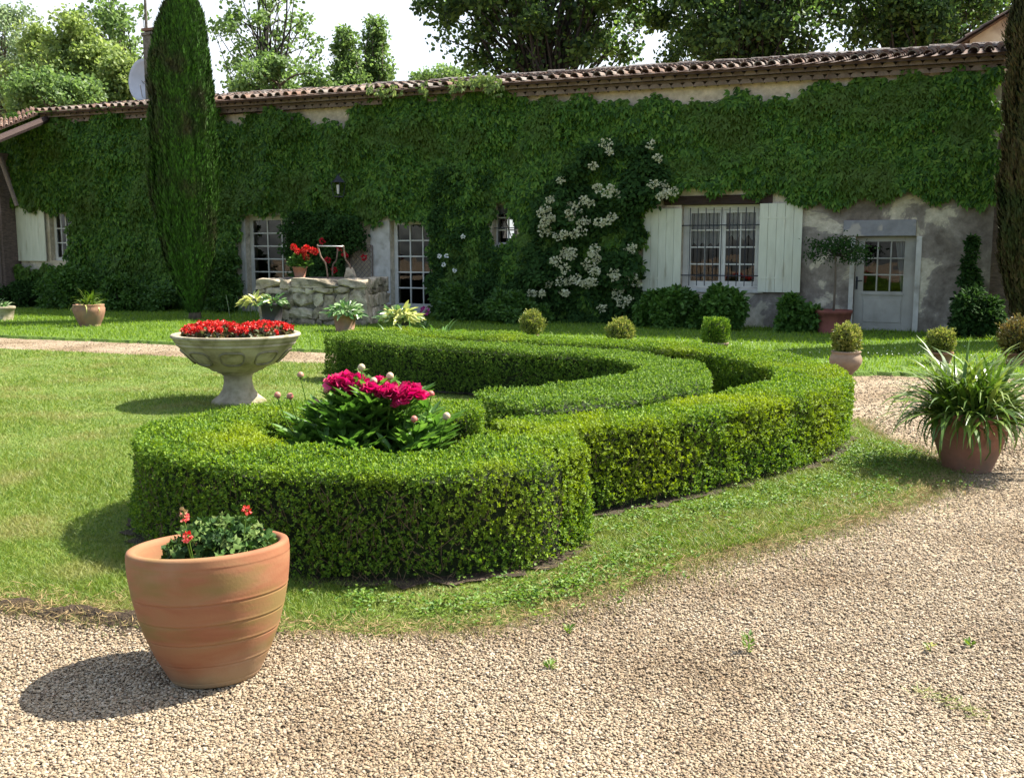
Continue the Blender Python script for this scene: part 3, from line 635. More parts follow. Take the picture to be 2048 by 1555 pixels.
def build_hedge(name, label, segs, mat):
    t = thing(name, label, 'hedge', (segs[0][0][0][0], segs[0][0][0][1], 0)); core = MB(); Vs, Fs, off = [], [], 0; tw = MB()
    for pts, wid, dens, L, ntw in segs:
        Pn, N, (c, tg, w) = hedge_shell(pts, wid, HH, dens)
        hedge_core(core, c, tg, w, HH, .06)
        V, Fc = hedge_leaves(Pn, N, L, .026)
        Vs.append(V); Fs.append(Fc+off); off += len(V)
        if ntw:
            t2 = twig_mesh(Pn, N, ntw); b = len(tw.v); tw.v += t2.v; tw.f += [tuple(i+b for i in f) for f in t2.f]
    inv = Matrix.Translation(-t.location)
    a = np_mesh('foliage', np.concatenate(Vs)-np.array(t.location)[None], np.concatenate(Fs), mat, t)
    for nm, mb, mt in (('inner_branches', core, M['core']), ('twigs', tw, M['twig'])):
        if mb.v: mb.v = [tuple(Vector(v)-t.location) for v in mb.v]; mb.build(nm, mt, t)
    return t
build_hedge('box_hedge', 'low clipped box hedge looping round the peony and sweeping on to the right', [(*LOOP, 5600, .0165, 4200), (*LIMB, 4000, .019, 3400)], M['box'])
build_hedge('box_hedge', 'low clipped box hedge curling in a U inside the larger looping hedge', [(*SCROLL, 3200, .02, 700)], M['box_far'])

# ------------------------------------------------------------------ trees
def tree(name, base, trunk_top, centre, radii, nt_, per, leaf, clump, mat, bark, label, group, tr=.22, bare=0, seed=1, cone=False, extra_clumps=()):
    r = np.random.default_rng(seed)
    t = thing(name, label, 'tree', (base[0], base[1], 0), group=group); B = np.array([base[0], base[1], 0.])
    C = np.array(centre)-B; Rr = np.array(radii)
    mb = MB()
    tt = np.array([C[0]*.6, C[1]*.6, trunk_top])
    spine = [np.zeros(3), tt*.35+r.normal(size=3)*.1, tt*.7+r.normal(size=3)*.15, tt, tt*.4+np.array([C[0], C[1], C[2]+Rr[2]*.75])*.6]
    sp = [np.array(v) for v in smooth_path([tuple(p) for p in spine], 5)]
    mb.tube(sp, list(np.linspace(tr, tr*.25, len(sp))), 8)
    # targets in the crown
    d = unit(r.normal(size=(nt_, 3))); rad = .45+.6*r.random(nt_)**.6; T = C+d*Rr*rad[:, None]
    if cone:
        hh = r.random(nt_)**1.4; an = r.random(nt_)*6.283; rr = (1-hh*.93)*(.35+.65*r.random(nt_))
        T = np.stack([C[0]+np.cos(an)*Rr[0]*rr, C[1]+np.sin(an)*Rr[1]*rr, C[2]-Rr[2]+2*Rr[2]*hh], 1)
    for e in extra_clumps: T = np.concatenate([T, np.array([e])-B])
    Pl = []
    for k in range(len(T)):
        j = int(np.clip(len(sp)*(.35+.6*r.random()), 1, len(sp)-1)); a = sp[j]
        if T[k][2] < a[2]: j = max(2, int(j*.6)); a = sp[j]
        m = (a+T[k])/2+np.array([0, 0, .12*np.linalg.norm(T[k]-a)])+r.normal(size=3)*.12*np.linalg.norm(T[k]-a)*.6
        pp = smooth_path([tuple(a), tuple(m), tuple(T[k])], 4); r0 = max(.03, tr*(.12+.22*r.random()))
        mb.tube(pp, list(np.linspace(r0, .012, len(pp))), 5, cap=False)
        if r.random() < bare: continue
        npt = int(per*(.6+.8*r.random())); cl = clump*(.7+.6*r.random())
        off = unit(r.normal(size=(npt, 3)))*(r.random((npt, 1))**.55)*cl*np.array([1.1, 1.1, .8])
        Pl.append(T[k]+off)
        # twig leaves along the outer limb
        q = np.array([tuple(v) for v in pp[len(pp)//2:]]); qq = q[r.integers(0, len(q), npt//5)]+r.normal(size=(npt//5, 3))*cl*.35; Pl.append(qq)
    Pl = np.concatenate(Pl); n = len(Pl)
    D = unit(r.normal(size=(n, 3))+np.array([0, 0, -.35])); N = unit(r.normal(size=(n, 3))+np.array([0, 0, .8])); Ls = leaf*(.6+.8*r.random(n))
    leaves('crown', Pl, D, N, Ls, Ls*.75, mat, t, 'hex', fold=.1)
    mb.build('trunk', bark, t, smooth=True)
    return t
def ptree(name, px, py, rx, ry, Y, **kw):
    Y *= 1.2; c = at(px, py, Y); s = Y/F*1.02
    return tree(name, (c[0], Y), max(1.5, c[2]-ry*s*.7), c, (rx*s, min(rx*s, 3.5), ry*s), **kw)
g_l = 'light trees behind the roof on the left'; g_r = 'tall dark trees behind the roof on the right'
ptree('willow_tree', 5, 120, 62, 110, 40, nt_=46, per=230, leaf=.13, clump=.75, mat=M['tree_grey'], bark=M['bark'], label='pale grey green tree at the far left edge behind the roof', group=g_l, seed=3)
ptree('bushy_tree', 62, 150, 42, 85, 36, nt_=34, per=230, leaf=.15, clump=.6, mat=M['tree_bright'], bark=M['bark'], label='narrow yellow green tree between the pale tree and the broad bright one', group=g_l, seed=4)
ptree('bushy_tree', 165, 135, 62, 85, 34, nt_=60, per=250, leaf=.15, clump=.6, mat=M['tree_bright'], bark=M['bark'], label='broad bright yellow green tree left of the satellite dish', group=g_l, seed=5)
ptree('shrubby_tree', 110, 195, 80, 40, 31, nt_=34, per=230, leaf=.13, clump=.55, mat=M['tree_mid'], bark=M['bark'], label='darker low tree just above the left roof below the bright trees', group=g_l, seed=6)
ptree('bushy_tree', 235, 165, 34, 55, 33, nt_=24, per=200, leaf=.14, clump=.5, mat=M['tree_bright'], bark=M['bark'], label='small bright green tree directly beside the satellite dish', group=g_l, seed=15)
ptree('poplar_tree', 245, 60, 80, 120, 38, nt_=46, per=70, leaf=.17, clump=.5, mat=M['tree_mid'], bark=M['bark_dark'], label='tall thin-leaved poplar behind the aerial mast and left cypress', group=g_l, seed=7, bare=.15)
ptree('poplar_tree', 530, 70, 105, 125, 38, nt_=64, per=75, leaf=.17, clump=.55, mat=M['tree_mid'], bark=M['bark_dark'], label='sparse poplar with bare twisted branches right of the left cypress', group=g_l, seed=8, bare=.3)
ptree('bushy_tree', 560, 175, 90, 45, 35, nt_=34, per=170, leaf=.15, clump=.5, mat=M['tree_mid'], bark=M['bark'], label='low leafy tree above the roof under the sparse poplar', group=g_l, seed=9)
ptree('poplar_tree', 690, 130, 46, 62, 40, nt_=44, per=150, leaf=.15, clump=.5, mat=M['tree_mid'], bark=M['bark'], label='left and shorter of two cone-shaped poplars above the roof', group=g_l, seed=10, cone=True)
ptree('poplar_tree', 752, 122, 52, 72, 41, nt_=48, per=150, leaf=.15, clump=.5, mat=M['tree_mid'], bark=M['bark'], label='right and taller of two cone-shaped poplars above the roof', group=g_l, seed=11, cone=True)
ptree('distant_tree', 878, 156, 48, 22, 44, nt_=22, per=120, leaf=.15, clump=.5, mat=M['tree_mid'], bark=M['bark'], label='small distant tree top peeping over the roof beside the dark trees', group=g_l, seed=12)
ptree('plane_tree', 1095, -25, 228, 178, 36, nt_=150, per=150, leaf=.19, clump=.7, mat=M['tree_dark'], bark=M['bark_dark'], label='broad dark tree with open left edge over the middle of the roof', group=g_r, seed=21, tr=.35)
ptree('plane_tree', 1485, 5, 172, 150, 34, nt_=150, per=160, leaf=.17, clump=.75, mat=M['tree_dark'], bark=M['bark_dark'], label='dense dark tree between the broad one and the sky gap', group=g_r, seed=22, tr=.32)
ptree('plane_tree', 1835, -5, 158, 140, 34, nt_=130, per=150, leaf=.17, clump=.75, mat=M['tree_dark'], bark=M['bark_dark'], label='dark tree right of the sky gap next to the ochre gable', group=g_r, seed=23, tr=.3)

# ------------------------------------------------------------------ cypresses
def cypress(base, prof, mat, label, ndens, seed):
    r = np.random.default_rng(seed)
    t = thing('cypress_tree', label, 'tree', (*base, 0), group='columnar cypresses before the house')
    zs = np.array([p[0] for p in prof]); rs = np.array([p[1] for p in prof]); cxs = np.array([p[2] if len(p) > 2 else 0 for p in prof])
    n = ndens; z = r.random(n*2)*(zs[-1]-zs[0])+zs[0]; rr = np.interp(z, zs, rs); k = r.random(n*2) < rr/rs.max(); z, rr = z[k], rr[k]; n = len(z)
    an = r.random(n)*6.283; N = np.stack([np.cos(an), np.sin(an), np.zeros(n)], 1)
    q = np.stack([np.cos(an)*2.2, np.sin(an)*2.2, z*.55], 1)
    fac = 1+.10*lump(q, 2.2, 4.)+.09*lump(q, 6., 1.)+.05*lump(q, 13., 6.)-np.abs(r.normal(size=n))*.06+(r.random(n) < .06)*r.random(n)*.09
    Pn = N*(rr*fac)[:, None]; Pn[:, 2] = z; Pn[:, 0] += np.interp(z, zs, cxs)
    D = unit(np.array([0, 0, 1.])+N*.28+r.normal(size=(n, 3))*.22); NN = unit(N+r.normal(size=(n, 3))*.22)
    Ls = .075+.085*r.random(n)
    leaves('foliage', Pn, D, NN, Ls, Ls*.32, mat, t, fold=.2)
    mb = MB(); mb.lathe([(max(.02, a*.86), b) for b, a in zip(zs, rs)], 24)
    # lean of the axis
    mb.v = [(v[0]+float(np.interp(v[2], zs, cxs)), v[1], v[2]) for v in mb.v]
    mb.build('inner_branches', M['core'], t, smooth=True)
    tk = MB(); tk.tube([(0,0,-.02), (.01,0,.3), (float(np.interp(1, zs, cxs)),0,1.0)], [.15, .12, .09], 10)
    for k in range(9):
        a = k*.7; tk.tube([(.05*math.cos(a), .05*math.sin(a), .1), (.13*math.cos(a), .13*math.sin(a), .45), (.26*math.cos(a)*.9-.05, .26*math.sin(a), 1.0)], [.035, .028, .012], 6)
    tk.build('trunk', M['bark'], t, smooth=True)
    return t
cb = G(390, 643)
def cyp_prof(pts, Y):
    s = Y/F; out = []
    bx = None
    for y, xl, xr in pts:
        z = at(1024, y, Y)[2]; c = at((xl+xr)/2, y, Y)[0]; out.append((max(z, .18), (xr-xl)/2*s*.93, c-cb[0]))
    return out
prof = cyp_prof([(632,378,402),(600,366,410),(560,346,420),(520,334,427),(470,322,431),(400,310,434),(320,302,434),(240,300,429),(170,300,421),(110,304,415),(60,314,408),(25,326,401),(8,336,393),(-2,346,384),(-9,358,373)], cb[1])
cypress(cb, prof, M['cypress'], 'tall green column cypress in front of the creeper wall with lit right side', 56000, 31)
cr = (8.62, 16.3)
cb2 = cr
prof2 = [(.15,.15), (.5,.45), (1.2,.62), (2.5,.72), (4,.74), (5,.70), (5.6,.62), (6.2,.48), (6.7,.25), (6.95,.05)]
cypress(cr, prof2, M['cypress_dry'], 'dark browning cypress cut by the right edge of the view', 34000, 32)

# ------------------------------------------------------------------ house
house = thing('farmhouse', 'long low stone farmhouse with peeling render and clay tile roof', 'house', (HO[0], HO[1], 0), HTH)
S0, S1 = W(18, 600)[0], W(1977, 600)[0]
def rect(x0, y0, x1, y1): a = W(x0, y0); b = W(x1, y1); return (a[0], b[0], b[1], a[1])      # s0 s1 z0 z1
op = {}
op['winL'] = rect(97, 421, 170, 521); op['fda'] = rect(490, 432, 596, 622); op['fdb'] = rect(780, 441, 873, 634)
op['small'] = rect(984, 405, 1034, 489); op['winR'] = rect(1363, 410, 1520, 577); op['door'] = rect(1712, 473, 1823, 665)
for k in ('fda', 'fdb', 'door'): a = op[k]; op[k] = (a[0], a[1], 0.03, a[3])
WH = 4.85
def wall_holes(name, x0, x1, z0, z1, yf, th, holes, mat, parent):
    xs = sorted({x0, x1, *[h[0] for h in holes], *[h[1] for h in holes]}); zs = sorted({z0, z1, *[h[2] for h in holes], *[h[3] for h in holes]})
    mb = MB()
    for i in range(len(xs)-1):
        for j in range(len(zs)-1):
            cx, cz = (xs[i]+xs[i+1])/2, (zs[j]+zs[j+1])/2
            if any(h[0] < cx < h[1] and h[2] < cz < h[3] for h in holes): continue
            a, b, c, d = xs[i], xs[i+1], zs[j], zs[j+1]
            mb.quad((a,yf,c), (b,yf,c), (b,yf,d), (a,yf,d)); mb.quad((b,yf+th,c), (a,yf+th,c), (a,yf+th,d), (b,yf+th,d))
    for (a, b, c, d) in holes:
        mb.quad((a,yf,c), (a,yf,d), (a,yf+th,d), (a,yf+th,c)); mb.quad((b,yf,d), (b,yf,c), (b,yf+th,c), (b,yf+th,d))
        mb.quad((a,yf,d), (b,yf,d), (b,yf+th,d), (a,yf+th,d)); mb.quad((b,yf,c), (a,yf,c), (a,yf+th,c), (b,yf+th,c))
    for x, sg in ((x0, -1), (x1, 1)): mb.quad((x,yf,z0), (x,yf,z1), (x,yf+th,z1), (x,yf+th,z0)) if sg < 0 else mb.quad((x,yf,z1), (x,yf,z0), (x,yf+th,z0), (x,yf+th,z1))
    return mb.build(name, mat, parent)
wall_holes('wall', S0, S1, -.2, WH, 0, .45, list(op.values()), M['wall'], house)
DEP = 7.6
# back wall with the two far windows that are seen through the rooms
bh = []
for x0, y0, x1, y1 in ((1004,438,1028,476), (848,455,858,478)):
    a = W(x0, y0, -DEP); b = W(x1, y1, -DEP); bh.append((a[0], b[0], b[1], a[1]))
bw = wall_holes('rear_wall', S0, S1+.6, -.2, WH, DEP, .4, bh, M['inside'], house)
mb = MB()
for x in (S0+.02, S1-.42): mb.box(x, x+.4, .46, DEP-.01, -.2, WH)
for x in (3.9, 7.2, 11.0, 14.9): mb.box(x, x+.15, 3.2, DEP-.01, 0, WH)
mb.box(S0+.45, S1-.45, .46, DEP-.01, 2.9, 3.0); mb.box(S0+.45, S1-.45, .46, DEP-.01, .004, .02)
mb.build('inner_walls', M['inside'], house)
# side return, dark old brick, at the right-hand end
MB().box(S1+.005, S1+.9, .5, .9, -.2, 4.7).build('side_wall', M['brick'], house)
# roof ------------------------------------------------
EA = [W(80, 221, .42), W(1990, 98, .42)]
def ez(s): return EA[0][1]+(EA[1][1]-EA[0][1])*(s-EA[0][0])/(EA[1][0]-EA[0][0])
RX0, RX1 = W(66, 222, .42)[0], W(2026, 97, .42)[0]
SL = .196; RIDGE = 3.9
def tiles(mb, p00, p10, p01, ncol, nrow, r=.085, first_dark=False):
    """canal tiles: p00 eave left, p10 eave right, p01 ridge left"""
    p00, p10, p01 = map(np.array, (p00, p10, p01)); ex = p10-p00; ey = p01-p00; ux = ex/np.linalg.norm(ex); uy = ey/np.linalg.norm(ey); un = np.cross(ux, uy)
    for c in range(ncol):
        o = p00+ex*((c+.5)/ncol)
        for q in range(nrow):
            jx = random.uniform(-.012, .012); jr = r*random.uniform(.92, 1.08); jz = random.uniform(0, .012); jy = random.uniform(-.025, .025)
            a = o+ey*(q/nrow)+uy*jy; b = o+ey*((q+1.18)/nrow)
            bi = len(mb.v); K = 6
            for (pp, rr, lift) in ((a, jr, .03+jz), (b, jr*.82, .0)):
                for k in range(K+1):
                    an = math.pi*k/K
                    mb.v.append(tuple(pp+ux*(math.cos(an)*rr+jx)+un*(math.sin(an)*rr*.95+lift)))
            for k in range(K): mb.f.append((bi+k, bi+k+1, bi+K+2+k, bi+K+1+k))
            # thickness of the tile lip
            bi2 = len(mb.v)
            for k in range(K+1):
                an = math.pi*k/K
                mb.v.append(tuple(a+ux*(math.cos(an)*jr*.8+jx)+un*(math.sin(an)*jr*.76+.03+jz)))
            for k in range(K): mb.f.append((bi+k+1, bi+k, bi2+k, bi2+k+1))
    q = 0.0
    b = len(mb.v); pl = p00-ux*.05; pr = p10+ux*.05
    for s_ in (pl, pr, pr+ey, pl+ey): mb.v.append(tuple(s_-un*.005))
    mb.f.append((b, b+1, b+2, b+3))
    b = len(mb.v)
    for s_ in (pl+un*-.06, pr+un*-.06, pr+ey+un*-.06, pl+ey+un*-.06): mb.v.append(tuple(s_))
    mb.f.append((b+3, b+2, b+1, b))
rf = MB(); ncol = int((RX1-RX0)/.245)
YR = RIDGE
tiles(rf, (RX0, -.42, ez(RX0)-.05), (RX1, -.42, ez(RX1)-.05), (RX0, YR, ez(RX0)-.05+(YR+.42)*SL), ncol, 11)
roof = rf.build('roof', M['tile'], house, smooth=False)
bk = MB(); zA, zB = ez(RX0)-.06+(YR+.42)*SL, ez(RX1)-.06+(YR+.42)*SL
bk.quad((RX0,YR,zA), (RX1,YR,zB), (RX1,DEP+.5,zB-(DEP+.5-YR)*SL), (RX0,DEP+.5,zA-(DEP+.5-YR)*SL))
for x, zt in ((S0+.1, zA), (S1-.1, zB)):
    bk.quad((x,.1,WH-.05), (x,YR,zt-.1), (x,DEP+.3,WH-.05), (x,DEP,WH-.1))
bk.build('rear_roof_slope', M['tile'], roof)
rd = MB(); x = RX0
while x < RX1:
    zc = ez(x)-.05+(YR+.42)*SL; L = .42
    pts = []; bi = len(rd.v); K = 6; jr = .12*random.uniform(.85, 1.15); jz = random.uniform(-.02, .03)
    for xx, rr in ((x, jr), (x+L*1.12, jr*.85)):
        for k in range(K+1):
            an = math.pi*k/K; rd.v.append((xx, YR+math.cos(an)*rr, zc+math.sin(an)*rr*.9+jz+.02))
    for k in range(K): rd.f.append((bi+k, bi+k+1, bi+K+2+k, bi+K+1+k))
    x += L
rd.build('ridge_tiles', M['ridge'], roof, smooth=False)
# cornice of two rows of clay scallops under the eave
gn = MB()
for row, (yo, zo) in enumerate(((-.17, -.30), (-.30, -.17))):
    gn2 = []
    x = RX0+.1+row*.11
    while x < S1+.3:
        z = ez(x)+zo; r = .115; bi = len(gn.v); K = 7
        for yy in (yo, .0):
            for k in range(K+1):
                an = math.pi*k/K; gn.v.append((x+math.cos(an)*r, yy, z+math.sin(an)*r*.85))
        for k in range(K): gn.f.append((bi+k, bi+k+1, bi+K+2+k, bi+K+1+k))
        gn.f.append(tuple(bi+k for k in range(K, -1, -1)))
        x += .225
    a, b = RX0+.05, S1+.35
    for (xa, xb) in ((a, b),):
        z0a, z0b = ez(xa)+zo+.085, ez(xb)+zo+.085
        bi = len(gn.v); gn.v += [(xa,yo-.01,z0a), (xb,yo-.01,z0b), (xb,yo-.01,z0b+.05), (xa,yo-.01,z0a+.05), (xa,.0,z0a), (xb,.0,z0b), (xa,0,z0a+.05), (xb,0,z0b+.05)]
        gn.f += [(bi,bi+1,bi+2,bi+3), (bi+1,bi,bi+4,bi+5), (bi+3,bi+2,bi+7,bi+6)]
gn.build('cornice', M['genoise'], house)
# joinery ---------------------------------------------
def glazing(parent, x0, x1, z0, z1, yb, cols, rows, fw=.05, bar=.03, dep=.05, panel=0.0, mat=None, leaf='frame'):
    mb = MB(); mat = mat or M['frame']
    mb.box(x0, x0+fw, yb, yb+dep, z0, z1); mb.box(x1-fw, x1, yb, yb+dep, z0, z1); mb.box(x0+fw, x1-fw, yb, yb+dep, z1-fw, z1); mb.box(x0+fw, x1-fw, yb, yb+dep, z0, z0+fw+panel)
    a, b, c, d = x0+fw, x1-fw, z0+fw+panel, z1-fw
    for k in range(1, cols):
        x = a+(b-a)*k/cols; mb.box(x-bar/2, x+bar/2, yb+.006, yb+dep-.008, c, d)
    for k in range(1, rows):
        z = c+(d-c)*k/rows; mb.box(a, b, yb+.009, yb+dep-.011, z-bar/2, z+bar/2)
    if panel: mb.box(x0+fw+.05, x1-fw-.05, yb-.008, yb, z0+.1, z0+panel-.03)
    f = mb.build(leaf, mat, parent, bevel=.004)
    pn = MB(); pn.quad((a,yb+dep*.6,c), (b,yb+dep*.6,c), (b,yb+dep*.6,d), (a,yb+dep*.6,d))
    pn.build('pane', M['glass'], parent)
    return f
def part(name, parent): 
    o = bpy.data.objects.new(name, None); COL.objects.link(o); o.parent = parent; return o
def leafed(name, r, yb, cols, rows, **kw):
    """a door or window part: its frame mesh carries the pane as a sub-part"""
    x0, x1, z0, z1 = r
    mb_par = house
    f = glazing(mb_par, x0+.004, x1-.004, z0, z1-.004, yb, cols, rows, **kw)
    f.name = name
    pane = [c for c in house.children if c.name.startswith('pane')][-1]
    pane.parent = f
    return f
leafed('window', op['winL'], .14, 3, 3, fw=.09)
a = op['fda']; leafed('french_door', a, .16, 3, 6, fw=.10, panel=.28)
a = op['fdb']; leafed('french_door', a, .16, 3, 5, fw=.09, panel=.22)
leafed('window', op['small'], .2, 2, 3, fw=.05)
a = op['winR']; xm = (a[0]+a[1])/2
fo = MB(); fo.box(a[0]+.003, a[0]+.1, .18, .26, a[2], a[3]-.004); fo.box(a[1]-.1, a[1]-.003, .18, .26, a[2], a[3]-.004); fo.box(a[0]+.1, a[1]-.1, .18, .26, a[3]-.1, a[3]-.004); fo.box(a[0]+.1, a[1]-.1, .18, .26, a[2], a[2]+.07)
wf = fo.build('window', M['frame'], house, bevel=.004)
for x0, x1 in ((a[0]+.102, xm-.002), (xm+.002, a[1]-.102)):
    f = glazing(house, x0, x1, a[2]+.072, a[3]-.102, .19, 2, 4, fw=.06, bar=.028); f.name = 'casement'; f.parent = wf
    pane = [c for c in house.children if c.name.startswith('pane')][-1]; pane.parent = wf
cu = MB(); n = 26
for (xa, xb, zt, zb) in ((a[0]+.15, xm-.1, a[3]-.15, a[2]+.85), (xm+.1, a[1]-.15, a[3]-.15, a[2]+1.0)):
    bi = len(cu.v)
    for k in range(n+1):
        x = xa+(xb-xa)*k/n; y = .34+.018*math.sin(k*1.9)
        cu.v += [(x, y, zt), (x, y, zb+.05*math.sin(k*.8))]
    for k in range(n): cu.f.append((bi+2*k, bi+2*k+2, bi+2*k+3, bi+2*k+1))
cu.build('curtain', M['cloth'], wf)
gr = MB(); zt, zb = W(1440, 450)[1], W(1440, 551)[1]
for z in (zt, zb): gr.box(a[0]-.0, a[1]+.0, .055, .075, z-.011, z+.011)
for k in range(9):
    x = a[0]+.17+(a[1]-a[0]-.34)*k/8; rr = .0095
    gr.tube([(x, .065, a[2]+.04), (x, .065, a[3]-.06)], rr, 6)
gr.build('window_grille', M['iron_dark'], house)
MB().box(a[0]-.06, a[1]+.06, -.05, .2, a[2]-.09, a[2]-.002).build('window_sill', M['limestone'], house, bevel=.01)
l0 = W(1328, 391, .03); l1 = W(1545, 411, .03)
lm = MB(); lm.box(l0[0], l1[0], -.035, .25, a[3]+.004, W(1436, 391, .03)[1], jit=.012); lm.build('lintel', M['lintel'], house, bevel=.012)
# small window surround and grille
a = op['small']; sg = MB()
for k in range(3): x = a[0]+(a[1]-a[0])*(k+.5)/3; sg.tube([(x,.1,a[2]), (x,.1,a[3])], .008, 6)
sg.box(a[0]-.0, a[1], .09, .11, a[2]+.35, a[2]+.37); sg.build('window_grille', M['iron_dark'], house)
MB().box(a[0]-.04, a[1]+.05, -.04, .2, a[2]-.06, a[2]-.002).build('window_sill', M['limestone'], house, bevel=.008)
sc = MB()
for k in range(4):
    x = a[0]+(a[1]-a[0])*(k+.5)/4; sc.lathe([(.075,0), (.075,.02)], 16, (x, .12, a[3]-.1))
    sc.f.append(tuple(range(len(sc.v)-16, len(sc.v))))
mbq = MB()
for k in range(4):
    x = a[0]+(a[1]-a[0])*(k+.5)/4; r = (a[1]-a[0])/8; bi = len(mbq.v)
    for j in range(9):
        an = math.pi+math.pi*j/8; mbq.v.append((x+r*math.cos(an), .3, a[3]-.18+.07*math.sin(an)))
    mbq.v += [(x+r, .3, a[3]), (x-r, .3, a[3])]; mbq.f.append(tuple(range(bi, bi+11)))
mbq.build('valance', M['cloth'], house)
# limestone jambs round the french doors and door lintel
jm = MB(); b = op['fdb']
jx0 = W(742, 500)[0]
jm.box(jx0, b[0]-.003, -.03, .3, 0.0, b[3]+.06); jm.box(b[1]+.003, b[1]+.14, -.028, .3, 0.0, b[3]+.05)
jm.box(jx0, b[1]+.14, -.034, .3, b[3]+.062, b[3]+.22)
jm.build('door_surround', M['limestone'], house, bevel=.012)
jm = MB(); b = op['fda']; jm.box(b[0]-.14, b[0]-.003, -.03, .3, 0.0, b[3]); jm.box(b[1]+.003, b[1]+.2, -.03, .3, 0.0, b[3]); jm.box(b[0]-.14, b[1]+.2, -.034, .3, b[3]+.003, b[3]+.13)
jm.build('door_surround', M['limestone'], house, bevel=.012)
b = op['door']; z0 = b[3]
MB().box(W(1688,440)[0], W(1832,470)[0], -.045, .3, z0+.004, W(1760,440)[1]).build('door_lintel', M['blue_stone'], house, bevel=.012)
js = MB(); js.box(b[1]+.003, b[1]+.1, -.03, .3, 0, z0-.003); js.box(b[0]-.09, b[0]-.003, -.02, .3, 0, z0-.003); js.build('door_surround', M['limestone'], house, bevel=.01)
# right door: three by three panes above a panel
x0, x1 = b[0]+.003, b[1]-.003
pz0 = W(1767, 583)[1]; pz1 = W(1767, 483)[1]; px0 = W(1727, 530)[0]; px1 = W(1807, 530)[0]
dm = MB(); yb, dp = .12, .05
dm.box(x0, px0, yb, yb+dp, .03, z0-.004); dm.box(px1, x1, yb, yb+dp, .03, z0-.004); dm.box(px0, px1, yb, yb+dp, pz1, z0-.004); dm.box(px0, px1, yb, yb+dp, .03, pz0)
for k in (1, 2):
    x = px0+(px1-px0)*k/3; dm.box(x-.014, x+.014, yb+.005, yb+dp-.008, pz0, pz1)
    z = pz0+(pz1-pz0)*k/3; dm.box(px0, px1, yb+.008, yb+dp-.011, z-.014, z+.014)
dm.box(px0-.02, px1+.02, yb-.02, yb, pz0-.07, pz0-.03); dm.box(px0+.02, px1-.02, yb-.012, yb, .2, pz0-.16)
dr = dm.build('door', M['door'], house, bevel=.005)
MB().quad((px0,yb+.03,pz0), (px1,yb+.03,pz0), (px1,yb+.03,pz1), (px0,yb+.03,pz1)).build('pane', M['glass'], dr)
cm = MB(); n = 14
for k in range(n+1):
    f = k/n; cm.v += [(px1-.17*f-.0, .24+.015*math.sin(k*2.2), pz1+.02), (px1+.02-.05*f, .24+.012*math.sin(k*2.2), pz0-.05)]
for k in range(n): cm.f.append((2*k, 2*k+2, 2*k+3, 2*k+1))
cm.build('curtain', M['cloth'], dr)
hn = MB(); hz = W(1717, 565)[1]; hn.box(x0+.02, x0+.055, yb-.014, yb-.001, hz-.13, hz+.11); hn.tube([(x0+.037,yb-.012,hz+.03), (x0+.037,yb-.05,hz+.03), (x0+.14,yb-.055,hz+.035)], .01, 8); hn.build('door_handle', M['iron_dark'], dr, bevel=.003)
# shutters
def shutter(x0, y0, x1, y1, ang, hinge, label=None, arch=False):
    a_ = W(x0, y0, .06); b_ = W(x1, y1, .06); w = b_[0]-a_[0]; h = a_[1]-b_[1]
    mb = MB(); nb = 5
    for k in range(nb):
        xa, xb = w*k/nb+.002, w*(k+1)/nb-.002
        mb.box(xa, xb, -.018, .012, 0, h-(.05 if arch and k in (0, nb-1) else 0)+random.uniform(-.002, .002))
    for z in (h*.16, h*.84): mb.box(.03, w-.03, .0125, .034, z-.05, z+.05)
    o = mb.build('shutter', M['shutter'], house, bevel=.003)
    o.location = (a_[0], -.075, b_[1]); 
    for z in (h*.16, h*.84): MB().box(-.02, w*.75, -.0245, -.0185, z-.016, z+.016).build('strap_hinge', M['shutter'], o)
    if label: o['label'] = label
    return o
shutter(25, 411, 95, 522, 0, 'r', arch=True); shutter(1288, 418, 1361, 583, 0, 'r'); shutter(1521, 407, 1600, 585, 0, 'l')
# shutter rod of the left window
MB().tube([(W(98,0)[0],-.04,W(98,520)[1]), (W(98,0)[0],-.04,W(98,424)[1])], .012, 6).build('gutter_pipe', M['frame'], house)
# chimney, mostly behind the cypress
c0 = W(301, 76, -2.2); c1 = W(318, 200, -2.2)
chm = MB(); chm.box(c0[0], c0[0]+.5, 1.9, 2.5, 5.3, c0[1]); chm.box(c0[0]-.03, c0[0]+.53, 1.87, 2.53, c0[1], c0[1]+.08)
ch = chm.build('chimney', M['mortar'], roof, bevel=.01)
MB().box(c0[0]-.04, c0[0]+.55, 1.88, 2.4, c0[1]+.14, c0[1]+.2, jit=.02).build('chimney_cap', M['tile_red'], ch)
# satellite dish and mast on the roof: things of their own
ds = at(284, 160, 29.0)
dish = thing('satellite_dish', 'pale grey satellite dish standing on the roof left of the cypress', 'satellite dish', ds)
dm = MB(); rings = 7; n = 40
for i in range(rings+1):
    rr = i/rings
    for k in range(n):
        an = 2*math.pi*k/n; dm.v.append((rr*.42*math.cos(an), .13*(rr*rr-1)*-1.0, rr*.6*math.sin(an)))
for i in range(rings):
    for k in range(n): k2 = (k+1) % n; dm.f.append((i*n+k, i*n+k2, (i+1)*n+k2, (i+1)*n+k))
d_o = dm.build('reflector', M['dish'], dish, smooth=True); d_o.rotation_euler = (R(-8), 0, R(-12))
so = d_o.modifiers.new('solid', 'SOLIDIFY'); so.thickness = .02
MB().tube([(0,.12,0), (0,.3,-.2), (0,.3,-1.2)], .03, 8).build('mount', M['steel'], dish)
MB().tube([(0,-.02,-.5), (.1,-.45,-.2)], .012, 6).build('feed_arm', M['steel'], dish)
ms = at(293, 60, 29.2); ma = thing('aerial_mast', 'thin grey aerial mast rising beside the left cypress top', 'mast', (ms[0], ms[1], 5.9))
